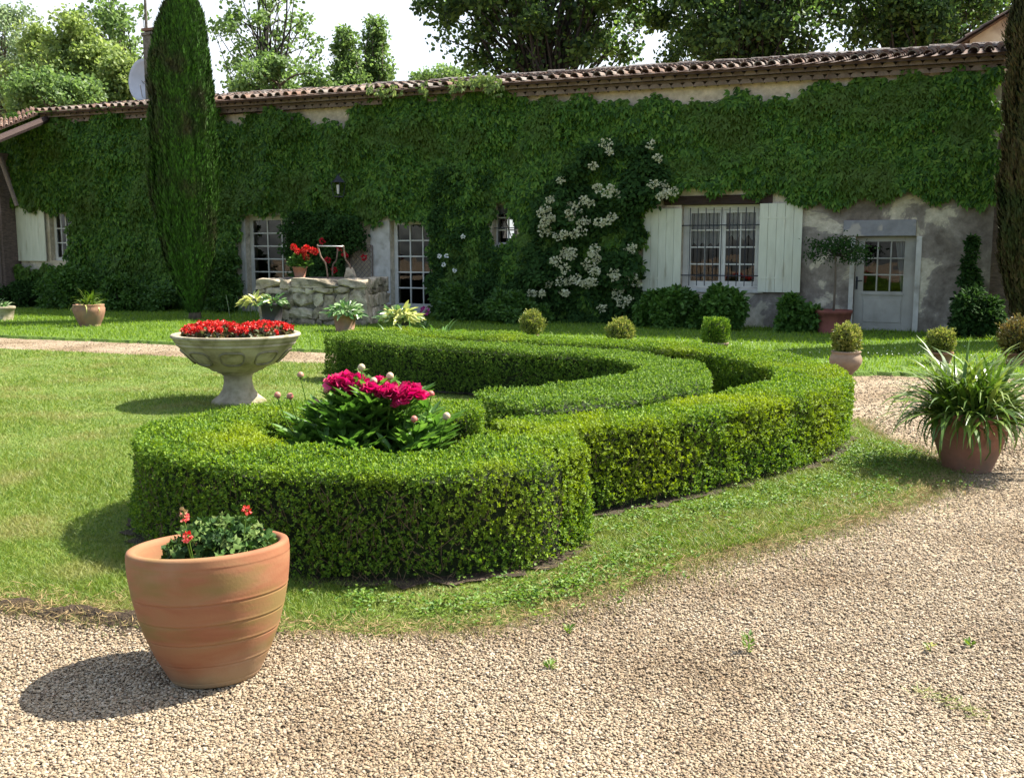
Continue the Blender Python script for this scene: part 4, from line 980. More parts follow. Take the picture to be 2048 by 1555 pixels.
MB().tube([(0,0,0), (0,0,2.6), (-.02,0,5.5)], [.05, .04, .035], 8).build('pole', M['mortar'], ma)
mk = MB()
for z in (3.6, 4.0): mk.tube([(-.5,0,z), (.5,0,z)], .008, 5)
mk.build('crossbar', M['dish'], ma)
# wing at the far left: tiled roof dropping to the left, timber brace, brick wall
wing = thing('side_wing', 'brown brick wing with sloping tiled lean-to roof at the far left edge', 'building', (HO[0], HO[1], 0), HTH)
A = W(74, 228, .5); wr = MB()
pa = np.array([A[0], -.5, A[1]]); pb0 = W(0, 257, 2.2); pb = np.array([pb0[0], -2.2, pb0[1]]); pb2 = pa+(pb-pa)*3.2
c0 = W(66, 214, -2.0); pc = np.array([c0[0], 2.0, c0[1]])
tiles(wr, pb2, pa, pb2+(pc-pa), int(np.linalg.norm(pb2-pa)/.24), 6)
wr.build('roof', M['tile_red'], wing)
bs = W(24, 500, .3)[0]
be = MB(); q = pa+(pb2-pa); 
be.tube([pa+np.array([.1,.2,-.12]), pb2+np.array([.1,.2,-.12])], .09, 6); be.build('eave_beam', M['lintel'], wing)
MB().box(bs-4, bs-.02, -.55, .3, -.2, 4.2).build('wall', M['brick'], wing)
br = MB(); p0 = W(0, 315, .75); p1 = W(34, 412, .75); br.tube([(p0[0],-.75,p0[1]), (p1[0],-.75,p1[1])], .055, 6); br.build('brace', M['wood_grey'], wing)
MB().box(bs-.35, bs-.12, -.68, -.56, 0, 2.6).build('post', M['wood_grey'], wing, bevel=.02)
# neighbouring gabled house, top right
gh = thing('gabled_house', 'ochre rendered house gable with tiled verge behind the roof at top right', 'house', (0,0,0))
YG = 29.5
pts = [at(1925, 95, YG), at(1940, 78, YG), at(2030, -8, YG), at(2180, -120, YG), at(2420, 60, YG)]
e0 = pts[1]; ap = pts[3]
gw = MB(); xr = ap[0]+(ap[0]-e0[0])
gx0 = e0[0]; gh.location = (gx0, YG, 0); gh.rotation_euler = (0, 0, R(-30))
k_ = 1.22; aw = (ap[0]-gx0)*k_; YG = 0; xr = 2*aw; e0 = (0, 0, e0[2]); ap = (aw, 0, ap[2]-.4)
gw.v = [(e0[0],YG,0), (xr,YG,0), (xr,YG,e0[2]), (ap[0],YG,ap[2]), (e0[0],YG,e0[2]), (e0[0],YG+8,0), (xr,YG+8,0), (xr,YG+8,e0[2]), (ap[0],YG+8,ap[2]), (e0[0],YG+8,e0[2])]
gw.f = [(0,1,2,3,4), (9,8,7,6,5), (0,4,9,5), (1,6,7,2)]
gw.build('wall', M['ochre_wall'], gh)
tr_ = MB(); v = np.array(ap)-np.array(e0); uo = -v/np.linalg.norm(v)*.5
lo = np.array(e0)+uo
tiles(tr_, (lo[0], YG+8.2, lo[2]+.04), (lo[0], YG-.22, lo[2]+.04), (ap[0], YG+8.2, ap[2]+.04), 34, 12)
lo2 = (xr+.4, YG-.22, e0[2]-.4)
tr_.quad((ap[0],YG-.22,ap[2]+.05), lo2, (lo2[0],YG+8.2,lo2[2]), (ap[0],YG+8.2,ap[2]+.05))
tr_.build('roof', M['tile'], gh)

# ------------------------------------------------------------------ things on the wall
lp = W(680, 376, .25)
lamp = thing('wall_lantern', 'black iron wall lantern hanging among the creeper above the french doors', 'lantern', Hw(lp[0], .32, lp[1]), HTH)
lb = MB()
for sx in (-1, 1):
    for sy in (-1, 1): lb.tube([(sx*.06, sy*.06, -.14), (sx*.085, sy*.085, .1)], .007, 5)
lb.lathe([(.0,.22), (.03,.2), (.05,.17), (.13,.1), (.13,.09)], 4); lb.lathe([(.09,-.16), (.09,-.14), (.0,-.14)], 4); lb.tube([(0,0,.2), (0,.12,.3), (0,.3,.28), (0,.32,.1)], .009, 6)
lb.build('cage', M['iron_dark'], lamp)
MB().lathe([(.025,-.10), (.035,.05)], 6).build('lamp_glass', M['frame'], lamp)
lamp.scale = (1.35, 1.35, 1.35)
# trellis between the doors
t0 = W(703, 548, .06); t1 = W(744, 500, .06)
tl = thing('trellis', 'small brown diamond lattice trellis left of the right french door', 'trellis', Hw(t0[0], .07, t0[1]-.5), HTH)
tm = MB(); w = t1[0]-t0[0]; h = t1[1]-t0[1]+.6
for k in range(-6, 8):
    for sg in (1, -1):
        x = k*.12; 
        pts_ = []
        for q in np.linspace(0, h, 25):
            xx = x+sg*q if sg > 0 else x+h-q-.3
            if 0 <= xx <= w: pts_.append((xx, .006*sg, q))
        if len(pts_) > 1: tm.tube([pts_[0], pts_[-1]], .009, 4)
tm.build('lattice', M['wood_grey'], tl)
fr = MB(); fr.box(-.02, 0, -.02, .02, 0, h); fr.box(w, w+.02, -.02, .02, 0, h); fr.box(0, w, -.02, .02, h, h+.02); fr.build('frame', M['wood_grey'], tl)

# climbers: outline on the facade (pixels of the photograph turned into wall positions), thickness added outwards
def wall_poly(pix): return [W(*p) for p in pix]
def climber_pts(poly, holes, n, edge=.0):
    p = np.array(poly); x0, z0 = p.min(0); x1, z1 = p.max(0)
    s = x0+rng.random(n)*(x1-x0); z = z0+rng.random(n)*(z1-z0)
    js = s+.09*np.sin(z*9+s*5)+rng.normal(size=n)*.05; jz = z+.07*np.sin(s*8)+rng.normal(size=n)*.05
    k = in_poly(js, jz, poly)
    for hpoly in holes: k &= ~in_poly(js, jz, hpoly)
    return s[k], z[k]
def lobed(s, off, z, L, mat, parent, dirz=-1.0, spread=.5, out=.35):
    """hanging three-lobed leaves in facade coordinates (x=s, y=-off)"""
    n = len(s); Pn = np.stack([s, -off, z], 1); roll = rng.normal(size=n)*.5; Vs, Fs, o_ = [], [], 0
    N = unit(np.stack([rng.normal(size=n)*.4, -np.ones(n)*.8, .75+rng.normal(size=n)*.4], 1)); Ls = L*(.65+.7*rng.random(n))
    for a, sc_ in ((0, 1.0), (.75, .8), (-.75, .8)):
        an = roll+a; D = np.stack([np.sin(an), -out+rng.normal(size=n)*.15, dirz*np.cos(an)], 1)
        V, Fc = leaf_geo(Pn, D, N, Ls*sc_, Ls*sc_*.45, 'dia', .08, droop=.15); Vs.append(V); Fs.append(Fc+o_); o_ += len(V)
    return np.concatenate(Vs), np.concatenate(Fs)
def climber(name, label, cat, poly, holes, n, thick, L, mat, simple=False, lumpf=1.4, backing=True, seed=0.0, hold=None):
    t = thing(name, label, cat, (HO[0], HO[1], 0), HTH)
    s, z = climber_pts(poly, holes, n)
    q = np.stack([s, z, s*0], 1)
    bulge = thick*(.55+.45*lump(q, lumpf*2, seed)+.25*lump(q, lumpf*5, seed+2)); bulge = np.maximum(bulge, .02)
    d = rng.random(len(s)); off = .02+bulge*(1-(1-d)**1.0*.75)
    if simple:
        Pn = np.stack([s, -off, z], 1); m = len(s); D = unit(np.stack([rng.normal(size=m)*.7, -.4+rng.normal(size=m)*.4, -.4+rng.normal(size=m)*.6], 1)); N = unit(np.stack([rng.normal(size=m)*.5, -np.ones(m)*.8, .7+rng.normal(size=m)*.4], 1))
        Ls = L*(.6+.8*rng.random(m)); V, Fc = leaf_geo(Pn, D, N, Ls, Ls*.6, 'hex', .1, .1)
    else: V, Fc = lobed(s, off, z, L, mat, t)
    np_mesh('foliage', V, Fc, mat, t)
    # woody stems climbing the wall
    st = MB(); p = np.array(poly); 
    for k in range(14):
        i = rng.integers(0, len(s)); x = s[i]
        if x > 11.2 and len(poly) > 30: continue
        zz = p[:, 1].min(); pts_ = []; top = z[i]
        m = 9
        for j in range(m+1): pts_.append((x+.12*math.sin(j*1.3+k), -.03-.01*math.sin(j), zz+(top-zz)*j/m))
        st.tube(pts_, list(np.linspace(.022, .006, m+1)), 5, cap=False)
    st.build('stem', M['bark'], t)
    return t
holes = [wall_poly(p) for p in (
    [(20,405),(100,418),(148,430),(152,470),(145,520),(150,535),(20,535)],
    [(486,428),(604,428),(600,520),(600,640),(486,640)],
    [(740,452),(790,437),(862,445),(864,640),(738,640)],
    [(985,402),(1008,388),(1026,402),(1032,440),(1044,490),(984,492)],
    [(1290,418),(1330,385),(1400,372),(1550,385),(1600,398),(1600,590),(1280,600)],
)]
main = wall_poly([(-20,262),(60,222),(140,222),(300,205),(436,212),(462,246),(500,236),(520,226),(560,220),(600,232),(640,248),(700,246),(728,205),(770,182),(860,178),(950,171),(1000,173),(1070,203),(1160,198),(1240,209),(1310,197),(1370,205),(1405,211),(1440,199),(1475,195),(1500,185),(1530,195),(1552,211),(1590,195),(1610,179),(1700,163),(1800,155),(1900,145),(1990,137),(1998,250),(1995,400),(1960,402),(1900,398),(1850,394),(1815,376),(1780,392),(1700,400),(1620,402),(1560,384),(1500,382),(1450,376),(1400,380),(1340,402),(1300,430),(1280,660),(1050,655),(872,640),(868,455),(840,440),(790,430),(740,440),(700,440),(640,440),(598,430),(560,424),(486,425),(480,520),(484,625),(300,630),(20,630)])
cre = climber('virginia_creeper', 'dense green creeper with hanging leaves covering the whole house front', 'climbing plant', main, holes, 125000, .32, .128, M['creeper'])
# fringe of bright tips on the roof edge
s_ = []; 
for px, py in [(745,178),(768,182),(790,180),(848,176),(915,172),(925,168),(950,162),(965,160),(975,160),(985,163),(995,168),(990,180)]:
    a = W(px, py, .45); s_.append((a[0], a[1]))
s_ = np.repeat(np.array(s_), 16, 0)+rng.normal(size=(12*16, 2))*.07
V, Fc = lobed(s_[:, 0], np.full(len(s_), .46)+rng.random(len(s_))*.12, s_[:, 1], .11, M['tree_bright'], cre)
np_mesh('roof_shoots', V, Fc, M['tree_bright'], cre)
# climbing hydrangea with its flower heads
hyd_poly = wall_poly([(1170,330),(1200,285),(1250,300),(1310,290),(1340,330),(1340,385),(1325,405),(1292,420),(1286,470),(1284,590),(1270,655),(1060,655),(1040,600),(1062,520),(1070,420),(1100,370)])
hy = climber('climbing_hydrangea', 'dark climbing hydrangea with white lacecap flowers left of the shuttered window', 'climbing plant', hyd_poly, [], 30000, .75, .10, M['dark_climber'], simple=True, seed=3.)
fl = [(865,130),(900,185),(1185,135),(1228,230),(785,285),(560,380),(815,435),(880,470),(935,480),(905,435),(1200,410),(1275,420),(1290,480),(1245,490),(515,525),(455,580),(720,520),(760,540),(670,560),(620,600),(680,620),(500,650),(455,670),(735,665),(915,640),(870,675),(440,740),(540,770),(650,750),(585,890),(640,885),(510,940),(810,935),(760,990),(590,995),(800,1000),(660,1060),(700,1090),(480,1100),(560,1085),(780,1085),(995,1085),(1055,1045),(930,1030),(580,1165),(360,1160),(430,1165),(950,1180),(985,1225),(840,1265),(1030,865),(770,885)]
fl += [(x_+random.uniform(-55,55), y_+random.uniform(-38,38)) for x_, y_ in fl[12:] if random.random() < .75]
for k, (zx, zy) in enumerate(fl):
    px, py = 960+zx/3.456, 250+zy/3.456
    off = .62+.12*math.sin(k*2.1); a = W(px, py, off)
    n = 46; r = .125*(.6+.5*rng.random()); an = rng.random(n)*6.283; rr = np.sqrt(rng.random(n))*r
    Pn = np.stack([a[0]+np.cos(an)*rr, -off-.05+rr*rr*3.5+rng.normal(size=n)*.015, a[1]+np.sin(an)*rr*.75], 1)
    leaves('flower_head', Pn, rnd_dir(n), unit(np.stack([rng.normal(size=n)*.4, -np.ones(n), .6+rng.normal(size=n)*.4], 1)), np.where(rr > r*.7, .05, .026), np.where(rr > r*.7, .045, .024), M['white_flower'], hy, 'hex', fold=.05)
# dark climbing rose round the small window
rose = climber('climbing_rose', 'dark climbing rose with a few white blooms around the small barred window', 'climbing plant', wall_poly([(880,350),(930,330),(985,350),(990,400),(980,495),(1050,500),(1062,560),(1050,650),(868,650),(864,520),(868,430)]), [holes[3]], 20000, .45, .075, M['dark_climber'], simple=True, seed=6.)
for px, py in [(926,473),(879,512),(893,512),(887,529),(909,541)]:
    a = W(px, py, .5); n = 26; d = rnd_dir(n)*.035
    leaves('bloom', np.array([a[0], -.5, a[1]])+d*.6, d+rng.normal(size=(n,3))*.01, rnd_dir(n), .04, .035, M['white_petal'], rose, 'hex')
# dark climber with crimson blooms between the doors
cl2 = climber('climbing_rose', 'dark climbing rose with crimson blooms between the two french doors', 'climbing plant', wall_poly([(582,450),(600,425),(660,420),(720,440),(742,470),(738,500),(705,505),(700,560),(600,565),(590,520)]), [], 13000, .55, .075, M['dark_climber'], simple=True, seed=8.)
for px, py in [(645,482),(680,497),(728,515),(690,510),(655,520),(668,540)]:
    a = W(px, py, .62); n = 30; d = rnd_dir(n)*.05
    leaves('bloom', np.array([a[0], -.62, a[1]])+d*.7, d+rng.normal(size=(n,3))*.01, rnd_dir(n), .055, .05, M['crimson'], cl2, 'hex')

# ------------------------------------------------------------------ shrubs at the foot of the wall
def shrub(name, px0, px1, ytop, ybase, off, n, L, mat, label, group='shrubs along the foot of the wall', depth=.5, narrow=False):
    a = W(px0, ybase, off); b = W(px1, ybase, off); w = (b[0]-a[0])/2; zt = W((px0+px1)/2, ytop, off)[1]; s = (a[0]+b[0])/2
    t = thing(name, label, 'shrub', Hw(s, off, 0), HTH, group)
    ncl = max(10, int(w*zt*(40 if not narrow else 130))); c = []
    for k in range(ncl):
        an = rng.random()*6.283; e = rng.random()**.6
        zz = zt*(.12+.78*rng.random()); zz = zz if not narrow else zt*(.05+.95*rng.random()**1.6); pr = math.sqrt(max(.08, 1-(zz/zt)**2.2)) if not narrow else max(.04, (1-zz/zt)**.8)
        c.append((math.cos(an)*w*pr*e*.9, math.sin(an)*depth*pr*e, zz))
    c = np.array(c); i = rng.integers(0, ncl, n); cr_ = min(.2, w*.45)*(.6 if narrow else 1)
    off_ = unit(rng.normal(size=(n, 3)))*(rng.random((n, 1))**.4)*cr_; Pn = c[i]+off_; Pn[:, 2] = np.maximum(Pn[:, 2], .03)
    D = unit(off_/cr_+np.array([0,-.2,-.1])+rng.normal(size=(n,3))*.5); N = unit(np.array([0,-.3,1.])+rng.normal(size=(n,3))*.5); Ls = L*(.6+.8*rng.random(n))
    leaves('foliage', Pn, D, N, Ls, Ls*.6, mat, t, 'hex', .12, .15)
    st = MB()
    for k in range(min(ncl, 16)): st.tube([(c[k][0]*.1, c[k][1]*.1, -.02), tuple(c[k]*np.array([.6,.6,.5])), tuple(c[k])], [.014, .01, .004], 5, cap=False)
    st.build('stem', M['bark_dark'], t)
    return t
shrub('shrub', 78, 205, 535, 630, .9, 6500, .085, M['shrub_light'], 'broad green shrub behind the squat terracotta planter on the left')
shrub('shrub', 200, 292, 553, 630, .9, 4500, .08, M['shrub_light'], 'rounded green shrub between the planter and the left cypress')
shrub('shrub', 262, 352, 575, 628, .7, 3500, .08, M['shrub'], 'low green shrub just left of the cypress trunk')
shrub('shrub', 412, 484, 500, 628, .45, 5000, .085, M['shrub'], 'upright leafy shrub between the cypress and the left french door')
shrub('shrub', -15, 80, 570, 632, .6, 3000, .08, M['dark_climber'], 'dim dark shrub under the cream shutter at the far left')
shrub('shrub', 868, 965, 575, 655, .7, 5000, .08, M['shrub'], 'dark leafy shrub right of the right french door')
shrub('shrub', 955, 1110, 590, 662, .9, 6000, .08, M['shrub'], 'low dark shrub below the small barred window')
shrub('hydrangea_bush', 1272, 1418, 586, 665, .9, 8000, .095, M['shrub_light'], 'green hydrangea bush under the left cream shutter of the big window')
shrub('hydrangea_bush', 1378, 1528, 582, 665, .9, 8500, .095, M['shrub_light'], 'green hydrangea bush right below the big barred window')
shrub('hydrangea_bush', 1535, 1642, 600, 668, .9, 5500, .095, M['shrub_light'], 'green hydrangea bush below the right cream shutter')
shrub('shrub', 1885, 2010, 585, 680, .8, 6000, .08, M['dark_climber'], 'dark bush at the foot of the wall near the right cypress')
shrub('conifer_shrub', 1893, 1972, 478, 680, .45, 6500, .07, M['dark_climber'], 'narrow dark pointed conifer against the grey wall near the right cypress', depth=.22, narrow=True)
# ------------------------------------------------------------------ pots
def lathe_obj(name, prof, mat, parent, n=56, wob=.0, smooth=True):
    o = MB().lathe(prof, n, wob=wob).build(name, mat, parent, smooth=smooth); return o
def pot_profile(r0, pts, th=.02):
    """outer profile from foot to rim, then down the inside"""
    out = [(0, 0.0), (pts[0][0], 0.0)]+pts
    r, z = pts[-1]; out += [(r-th*.35, z+th*.3), (r-th, z), (r-th*1.2, z-.06), (r-th*1.6, z-.10)]
    return out
def soil(parent, r, z):
    mb = MB(); n = 24; rings = 5
    mb.v.append((0,0,z+.012))
    for i in range(1, rings+1):
        for k in range(n):
            an = 2*math.pi*k/n; mb.v.append((r*i/rings*math.cos(an), r*i/rings*math.sin(an), z+random.uniform(-.006,.008)))
    for k in range(n): mb.f.append((0, 1+k, 1+(k+1) % n))
    for i in range(rings-1):
        for k in range(n): a = 1+i*n; mb.f.append((a+k, a+n+k, a+n+(k+1) % n, a+(k+1) % n))
    return mb.build('soil', M['soil'], parent, smooth=True)
def Lseed(): return rng.random()*20
def ball(parent, c, r, n, L, mat, name='foliage', square=False, squash=(1,1,1)):
    d = rnd_dir(n)
    if square: d = d/np.maximum(np.abs(d).max(1, keepdims=True), .72)*1.0
    q = d*3
    loose = 0 if square else 1
    rad = r*(1+(.06+.14*loose)*lump(q, 2.2, 1.7+Lseed())+.09*loose*lump(q, 6., Lseed())-np.abs(rng.normal(size=n))*.14+loose*np.maximum(0, rng.normal(size=n))*.10)
    off = d*rad[:, None]*np.array(squash); Pn = np.array(c)+off
    D = unit(d*.7+np.array([0,0,.75])+rng.normal(size=(n,3))*.45); N = unit(d+rng.normal(size=(n,3))*.6); Ls = L*(.7+.6*rng.random(n))
    o = leaves(name, Pn, D, N, Ls, Ls*.55, mat, parent, 'dia', .12)
    return o
def ball_core(parent, c, r):
    me = bpy.data.meshes.new('inner_branches'); bm = bmesh.new(); bmesh.ops.create_icosphere(bm, subdivisions=3, radius=r)
    for v in bm.verts: v.co *= 1+.06*math.sin(v.co.x*40+v.co.z*33)
    bm.to_mesh(me); bm.free(); o = link('inner_branches', me, M['core'], parent); o.location = c; return o
def straps(parent, name, n, r0, L, w, z0, mat, up=(.5,1.2), droop=(.6,1.6), segs=7):
    V, Fc = [], []
    for k in range(n):
        an = rng.random()*6.283; ca, sa = math.cos(an), math.sin(an); rr = r0*math.sqrt(rng.random())
        a2 = rng.random()*6.283; p = np.array([rr*math.cos(a2), rr*math.sin(a2), z0]); el = rng.uniform(*up); Lk = L*rng.uniform(.55, 1.1); dr = rng.uniform(*droop)
        wk = w*rng.uniform(.7, 1.15); side = np.array([-sa, ca, rng.normal()*.25]); b = len(V)
        for i in range(segs+1):
            f = i/segs; ww = wk*(1 if f < .55 else max(.06, 1-(f-.55)/.45*.95)); V += [tuple(p-side*ww/2), tuple(p+side*ww/2)]
            e = el-dr*f*f*1.5-dr*f*.5; p = p+np.array([ca*math.cos(e), sa*math.cos(e), math.sin(e)])*Lk/segs
        for i in range(segs): Fc.append((b+2*i, b+2*i+1, b+2*i+3, b+2*i+2))
    return np_mesh(name, np.array(V), np.array(Fc), mat, parent, smooth=True)
# big terracotta pot in the foreground
fp = (-1.065, 3.43)
pot = thing('flower_pot', 'large banded orange terracotta pot with small geranium in the front gravel', 'flower pot', (*fp, -.004))
pot.rotation_euler = (R(-5), R(-2.5), 0)
zk = [0, .006, .035, .09, .15, .21, .28, .34, .40, .445, .468]; rk_ = [.146, .154, .170, .198, .224, .244, .262, .273, .280, .282, .280]
pr = []
for z in np.arange(0, .4685, .0026):
    rr = float(np.interp(z, zk, rk_)); rr = (rr+float(np.interp(z-.02, zk, rk_))+float(np.interp(z+.02, zk, rk_)))/3 if .02 < z < .44 else rr
    for gz in (.088, .172, .243, .318): rr -= .0028*math.exp(-((z-gz)/.0021)**2)-.0012*math.exp(-((z-gz-.006)/.004)**2)
    pr.append((rr, z))
pr += [(.277,.475), (.268,.479), (.256,.478), (.248,.472), (.243,.458), (.24,.42), (.234,.39)]
lathe_obj('pot', [(0,0)]+pr, M['terracotta'], pot, 96)
soil(pot, .238, .40)
n = 520; d = rnd_dir(n); d[:, 2] = np.abs(d[:, 2]); rad = .205*(.7+.32*rng.random(n))
Pc = d*rad[:, None]*np.array([1.0, .92, .82])+np.array([.035, .03, .40])
def ruffled(name, Pc, Nn, size, mat, parent, K=11):
    n = len(Pc); a = unit(np.cross(Nn, rnd_dir(n))); b = np.cross(Nn, a); V = [Pc[:, None]]; ring = []
    sz = np.broadcast_to(size, (n,))[:, None]
    for k in range(K):
        an = .35+(2*math.pi-.7)*k/(K-1); rr = sz*(.86+.14*np.cos(k*math.pi)); zz = sz*(.5*np.sin(an*4+1)+.25)
        ring.append(Pc+(a*math.cos(an)+b*math.sin(an))*rr+Nn*zz*(.6+.5*rng.random((n,1))))
    V = np.concatenate([Pc[:, None], np.stack(ring, 1)], 1); T = np.array([[0, k+1, k+2] for k in range(K-1)])
    return np_mesh(name, V.reshape(-1, 3), (np.arange(n)[:, None, None]*(K+1)+T[None]).reshape(-1, 3), mat, parent)
Nn = unit(d*.7+np.array([0,-.15,.55])+rng.normal(size=(n,3))*.55)
gf = ruffled('foliage', Pc, Nn, .015+.012*rng.random(n), M['geranium'], pot)
sz = .03

st = MB()
for k in range(40): st.tube([(.03+rng.normal()*.03, .02+rng.normal()*.03, .395), tuple(Pc[k]*np.array([.6,.6,1])*np.array([1,1,.97])), tuple(Pc[k])], .0025, 5, cap=False)
st.build('stem', M['weed'], pot)
Pinv = (Matrix.Translation(pot.location) @ pot.rotation_euler.to_matrix().to_4x4()).inverted()
for (px, py, m, r) in ((368,1034,'pink_petal',.013), (376,1070,'red_petal',.012), (494,1019,'red_petal',.013), (372,1076,'pink_petal',.011), (365,1024,'straw',.013)):
    c = np.array(Pinv @ Vector(at(px, py, 3.42 if py < 1060 else 3.30))); n = 22; dd = rnd_dir(n)
    leaves('flower', c+dd*r*.6, dd, rnd_dir(n), r*1.0, r*.9, M[m], pot, 'hex')
    MB().tube([(c[0]*.8, c[1]*.8, .44), tuple(c)], .0022, 5).build('flower_stem', M['weed'], pot)
# agapanthus pot at the right
ax, ay = G(1955, 948); ay += .16
ag = thing('flower_pot', 'large worn terracotta pot overflowing with glossy strap leaves at the right', 'flower pot', (ax, ay, 0))
sc_ = 1.0
lathe_obj('pot', pot_profile(0, [(.158,.01), (.185,.08), (.213,.17), (.236,.26), (.25,.33), (.254,.37), (.262,.385), (.26,.41)], .03), M['terracotta_dark'], ag, 64, wob=.012)
soil(ag, .225, .345)
straps(ag, 'foliage', 640, .2, .64, .028, .34, M['strap'], up=(.2,1.45), droop=(.4,1.15))
straps(ag, 'hanging_leaves', 130, .24, .5, .018, .34, M['strap'], up=(.1,.8), droop=(1.2,2.2))
MB().tube([(.0,0,.35), (-.13,-.02,.62), (-.145,-.02,.80)], .005, 6).build('flower_stalk', M['weed'], ag)
# stone urn
ux_, uy_ = -2.75, 9.96
urn = thing('garden_urn', 'wide cast stone urn on a pedestal planted with red begonias', 'urn', (ux_, uy_, 0))
lathe_obj('pedestal', [(0,0), (.27,0), (.27,.03), (.245,.05), (.195,.09), (.155,.15), (.138,.22), (.14,.285), (.165,.31), (.2,.322), (.205,.34), (.2,.36), (.0,.36)], M['stone_urn'], urn, 64)
bowl = lathe_obj('bowl', [(0,.345), (.25,.345), (.262,.355), (.28,.37), (.37,.405), (.455,.468), (.52,.54), (.555,.588), (.565,.60), (.578,.605), (.583,.62), (.577,.632), (.592,.637), (.603,.655), (.61,.675), (.628,.682), (.63,.70), (.62,.71), (.575,.708), (.56,.69), (.55,.66)], M['stone_urn'], urn, 96)
rl = MB()
for c_ in np.arange(0, 6.28, 6.283/9):
    pts_ = []
    for k in range(25):
        q = 2*math.pi*k/24; a = c_+.23*np.sign(math.cos(q))*abs(math.cos(q))**.55; zz = .49+.065*np.sign(math.sin(q))*abs(math.sin(q))**.6
        r = float(np.interp(zz, [.40,.46,.535,.585], [.37,.445,.515,.555]))+.004; pts_.append((r*math.cos(a), r*math.sin(a), zz))
    rl.tube(pts_, .011, 6, cap=False)
rl.build('relief', M['relief'], bowl, smooth=True)
soil(urn, .556, .665)
for cx_, rx_ in ((-.24, .27), (.28, .27)):
    n = 700; a = rng.random(n)*6.283; rr = np.sqrt(rng.random(n)); zt = .045+.075*np.sqrt(np.maximum(0, 1-rr**2))
    Pn = np.stack([cx_+np.cos(a)*rr*rx_, np.sin(a)*rr*.36, .67+zt*rng.random(n)], 1)
    fo_ = leaves('begonia', Pn, rnd_dir(n)+[0,0,.3], unit(np.array([0,-.3,1.])+rng.normal(size=(n,3))*.5), .045, .04, M['bronze_leaf'], urn, 'hex')
    ncl = 85; cc = np.stack([cx_+np.cos(a[:ncl])*rr[:ncl]*rx_, np.sin(a[:ncl])*rr[:ncl]*.36, .68+zt[:ncl]+.01*rng.random(ncl)], 1)
    i = rng.integers(0, ncl, 2200); dd = rnd_dir(2200); 
    leaves('blossom', cc[i]+dd*.02*rng.random((2200,1)), dd, rnd_dir(2200), .024, .024, M['red_petal'], fo_, 'hex')
# peony
pe = G(715, 905, .1); pe = (-.815, 5.66)
peo = thing('peony_plant', 'peony with magenta double flowers and round buds inside the hedge loop', 'flowering plant', (*pe, 0))
nst = 90; Pn, D, N, Ls, Ws = [], [], [], [], []; stm = MB()
for k in range(nst):
    a = rng.random()*6.283; rr = math.sqrt(rng.random()); tx, ty = math.cos(a)*rr*.43, math.sin(a)*rr*.31; tz = .675-.3*rr*rr+rng.normal()*.04
    b = np.array([tx*.3, ty*.3, 0]); m = np.array([tx*.65, ty*.65, tz*.6]); e = np.array([tx, ty, tz])
    stm.tube([tuple(b), tuple(m), tuple(e)], [.005, .004, .0025], 5, cap=False)
    for q in range(11):
        f = .4+.6*q/10; p = b*(1-f)**2+2*m*f*(1-f)+e*f*f; an = q*2.4+k; rd_ = np.array([math.cos(an), math.sin(an), .75+.5*f])+np.array([tx, ty, 0])*.8
        lf = .11+.06*rng.random()
        for j, s in ((0, 0), (1, .55), (2, -.55)):
            ca, sa = math.cos(s), math.sin(s); dd = np.array([rd_[0]*ca-rd_[1]*sa, rd_[0]*sa+rd_[1]*ca, rd_[2]-.15*j])
            Pn.append(p+rd_*.035); D.append(dd); N.append([dd[0]*-.4+rng.normal()*.25, dd[1]*-.4+rng.normal()*.25, 1]); Ls.append(lf*(1 if j == 0 else .8)); Ws.append(lf*.27)
leaves('foliage', np.array(Pn), np.array(D), unit(np.array(N)), np.array(Ls), np.array(Ws), M['peony_leaf'], peo, 'hex', .12, .22)
stm.build('stem', M['weed'], peo)
def peony_flower(c, r):
    V, Fc = [], []
    n = 120; el = np.arcsin(rng.random(n)*1.15-.15); an = rng.random(n)*6.283; d = np.stack([np.cos(el)*np.cos(an), np.cos(el)*np.sin(an), np.sin(el)], 1)
    rr = r*(.35+.65*rng.random(n)); Pn = np.array(c)+d*(rr*.55)[:, None]*[1.15,1.15,.8]
    leaves('flower', Pn, unit(d+rng.normal(size=(n,3))*.45), unit(np.array([0,0,1.])+rng.normal(size=(n,3))*.8), r*.62, r*.62, M['petal'], peo, 'hex', .22, -.15)
for px, py, Y, r in ((684,772,5.62,.10), (716,770,5.7,.075), (742,782,5.5,.06), (760,768,5.8,.055), (780,788,5.5,.075), (818,796,5.5,.10)):
    p = np.array(at(px, py, Y))-np.array([*pe, 0]); peony_flower(p, r)
    MB().tube([(p[0]*.4, p[1]*.4, .2), (p[0]*.8, p[1]*.8, .45), tuple(p)], .005, 6).build('flower_stem', M['weed'], peo)
for px, py, pale in ((723,735,1), (780,752,1), (747,762,1), (601,750,0), (555,790,0), (580,792,0), (632,805,0), (653,780,0), (862,788,0), (828,838,0), (893,832,1)):
    p = np.array(at(px, py, 5.58 if py < 830 else 5.38))-np.array([*pe, 0]); mb = MB(); r = .022 if pale else .02
    mb.lathe([(0,-r), (r*.6,-r*.8), (r,-r*.1), (r*.85,r*.55), (r*.4,r*.95), (0,r*1.05)], 14, tuple(p))
    b = mb.build('bud', M['bud_pale'] if pale else M['bud'], peo, smooth=True)
    tb = MB(); tb.tube([(p[0]*.5, p[1]*.5, .2), (p[0]*.9, p[1]*.85, p[2]*.75), (p[0], p[1], p[2]-r*.8)], .0035, 5)
    tb.build('bud_stem', M['weed'], b)
    n = 5; an = rng.random(n)*6.283; leaves('sepal', np.tile(p-[0,0,r], (n,1)), np.stack([np.cos(an), np.sin(an), .3+0*an], 1), np.tile([0,0,1.], (n,1)), .05, .014, M['peony_leaf'], b, 'hex')
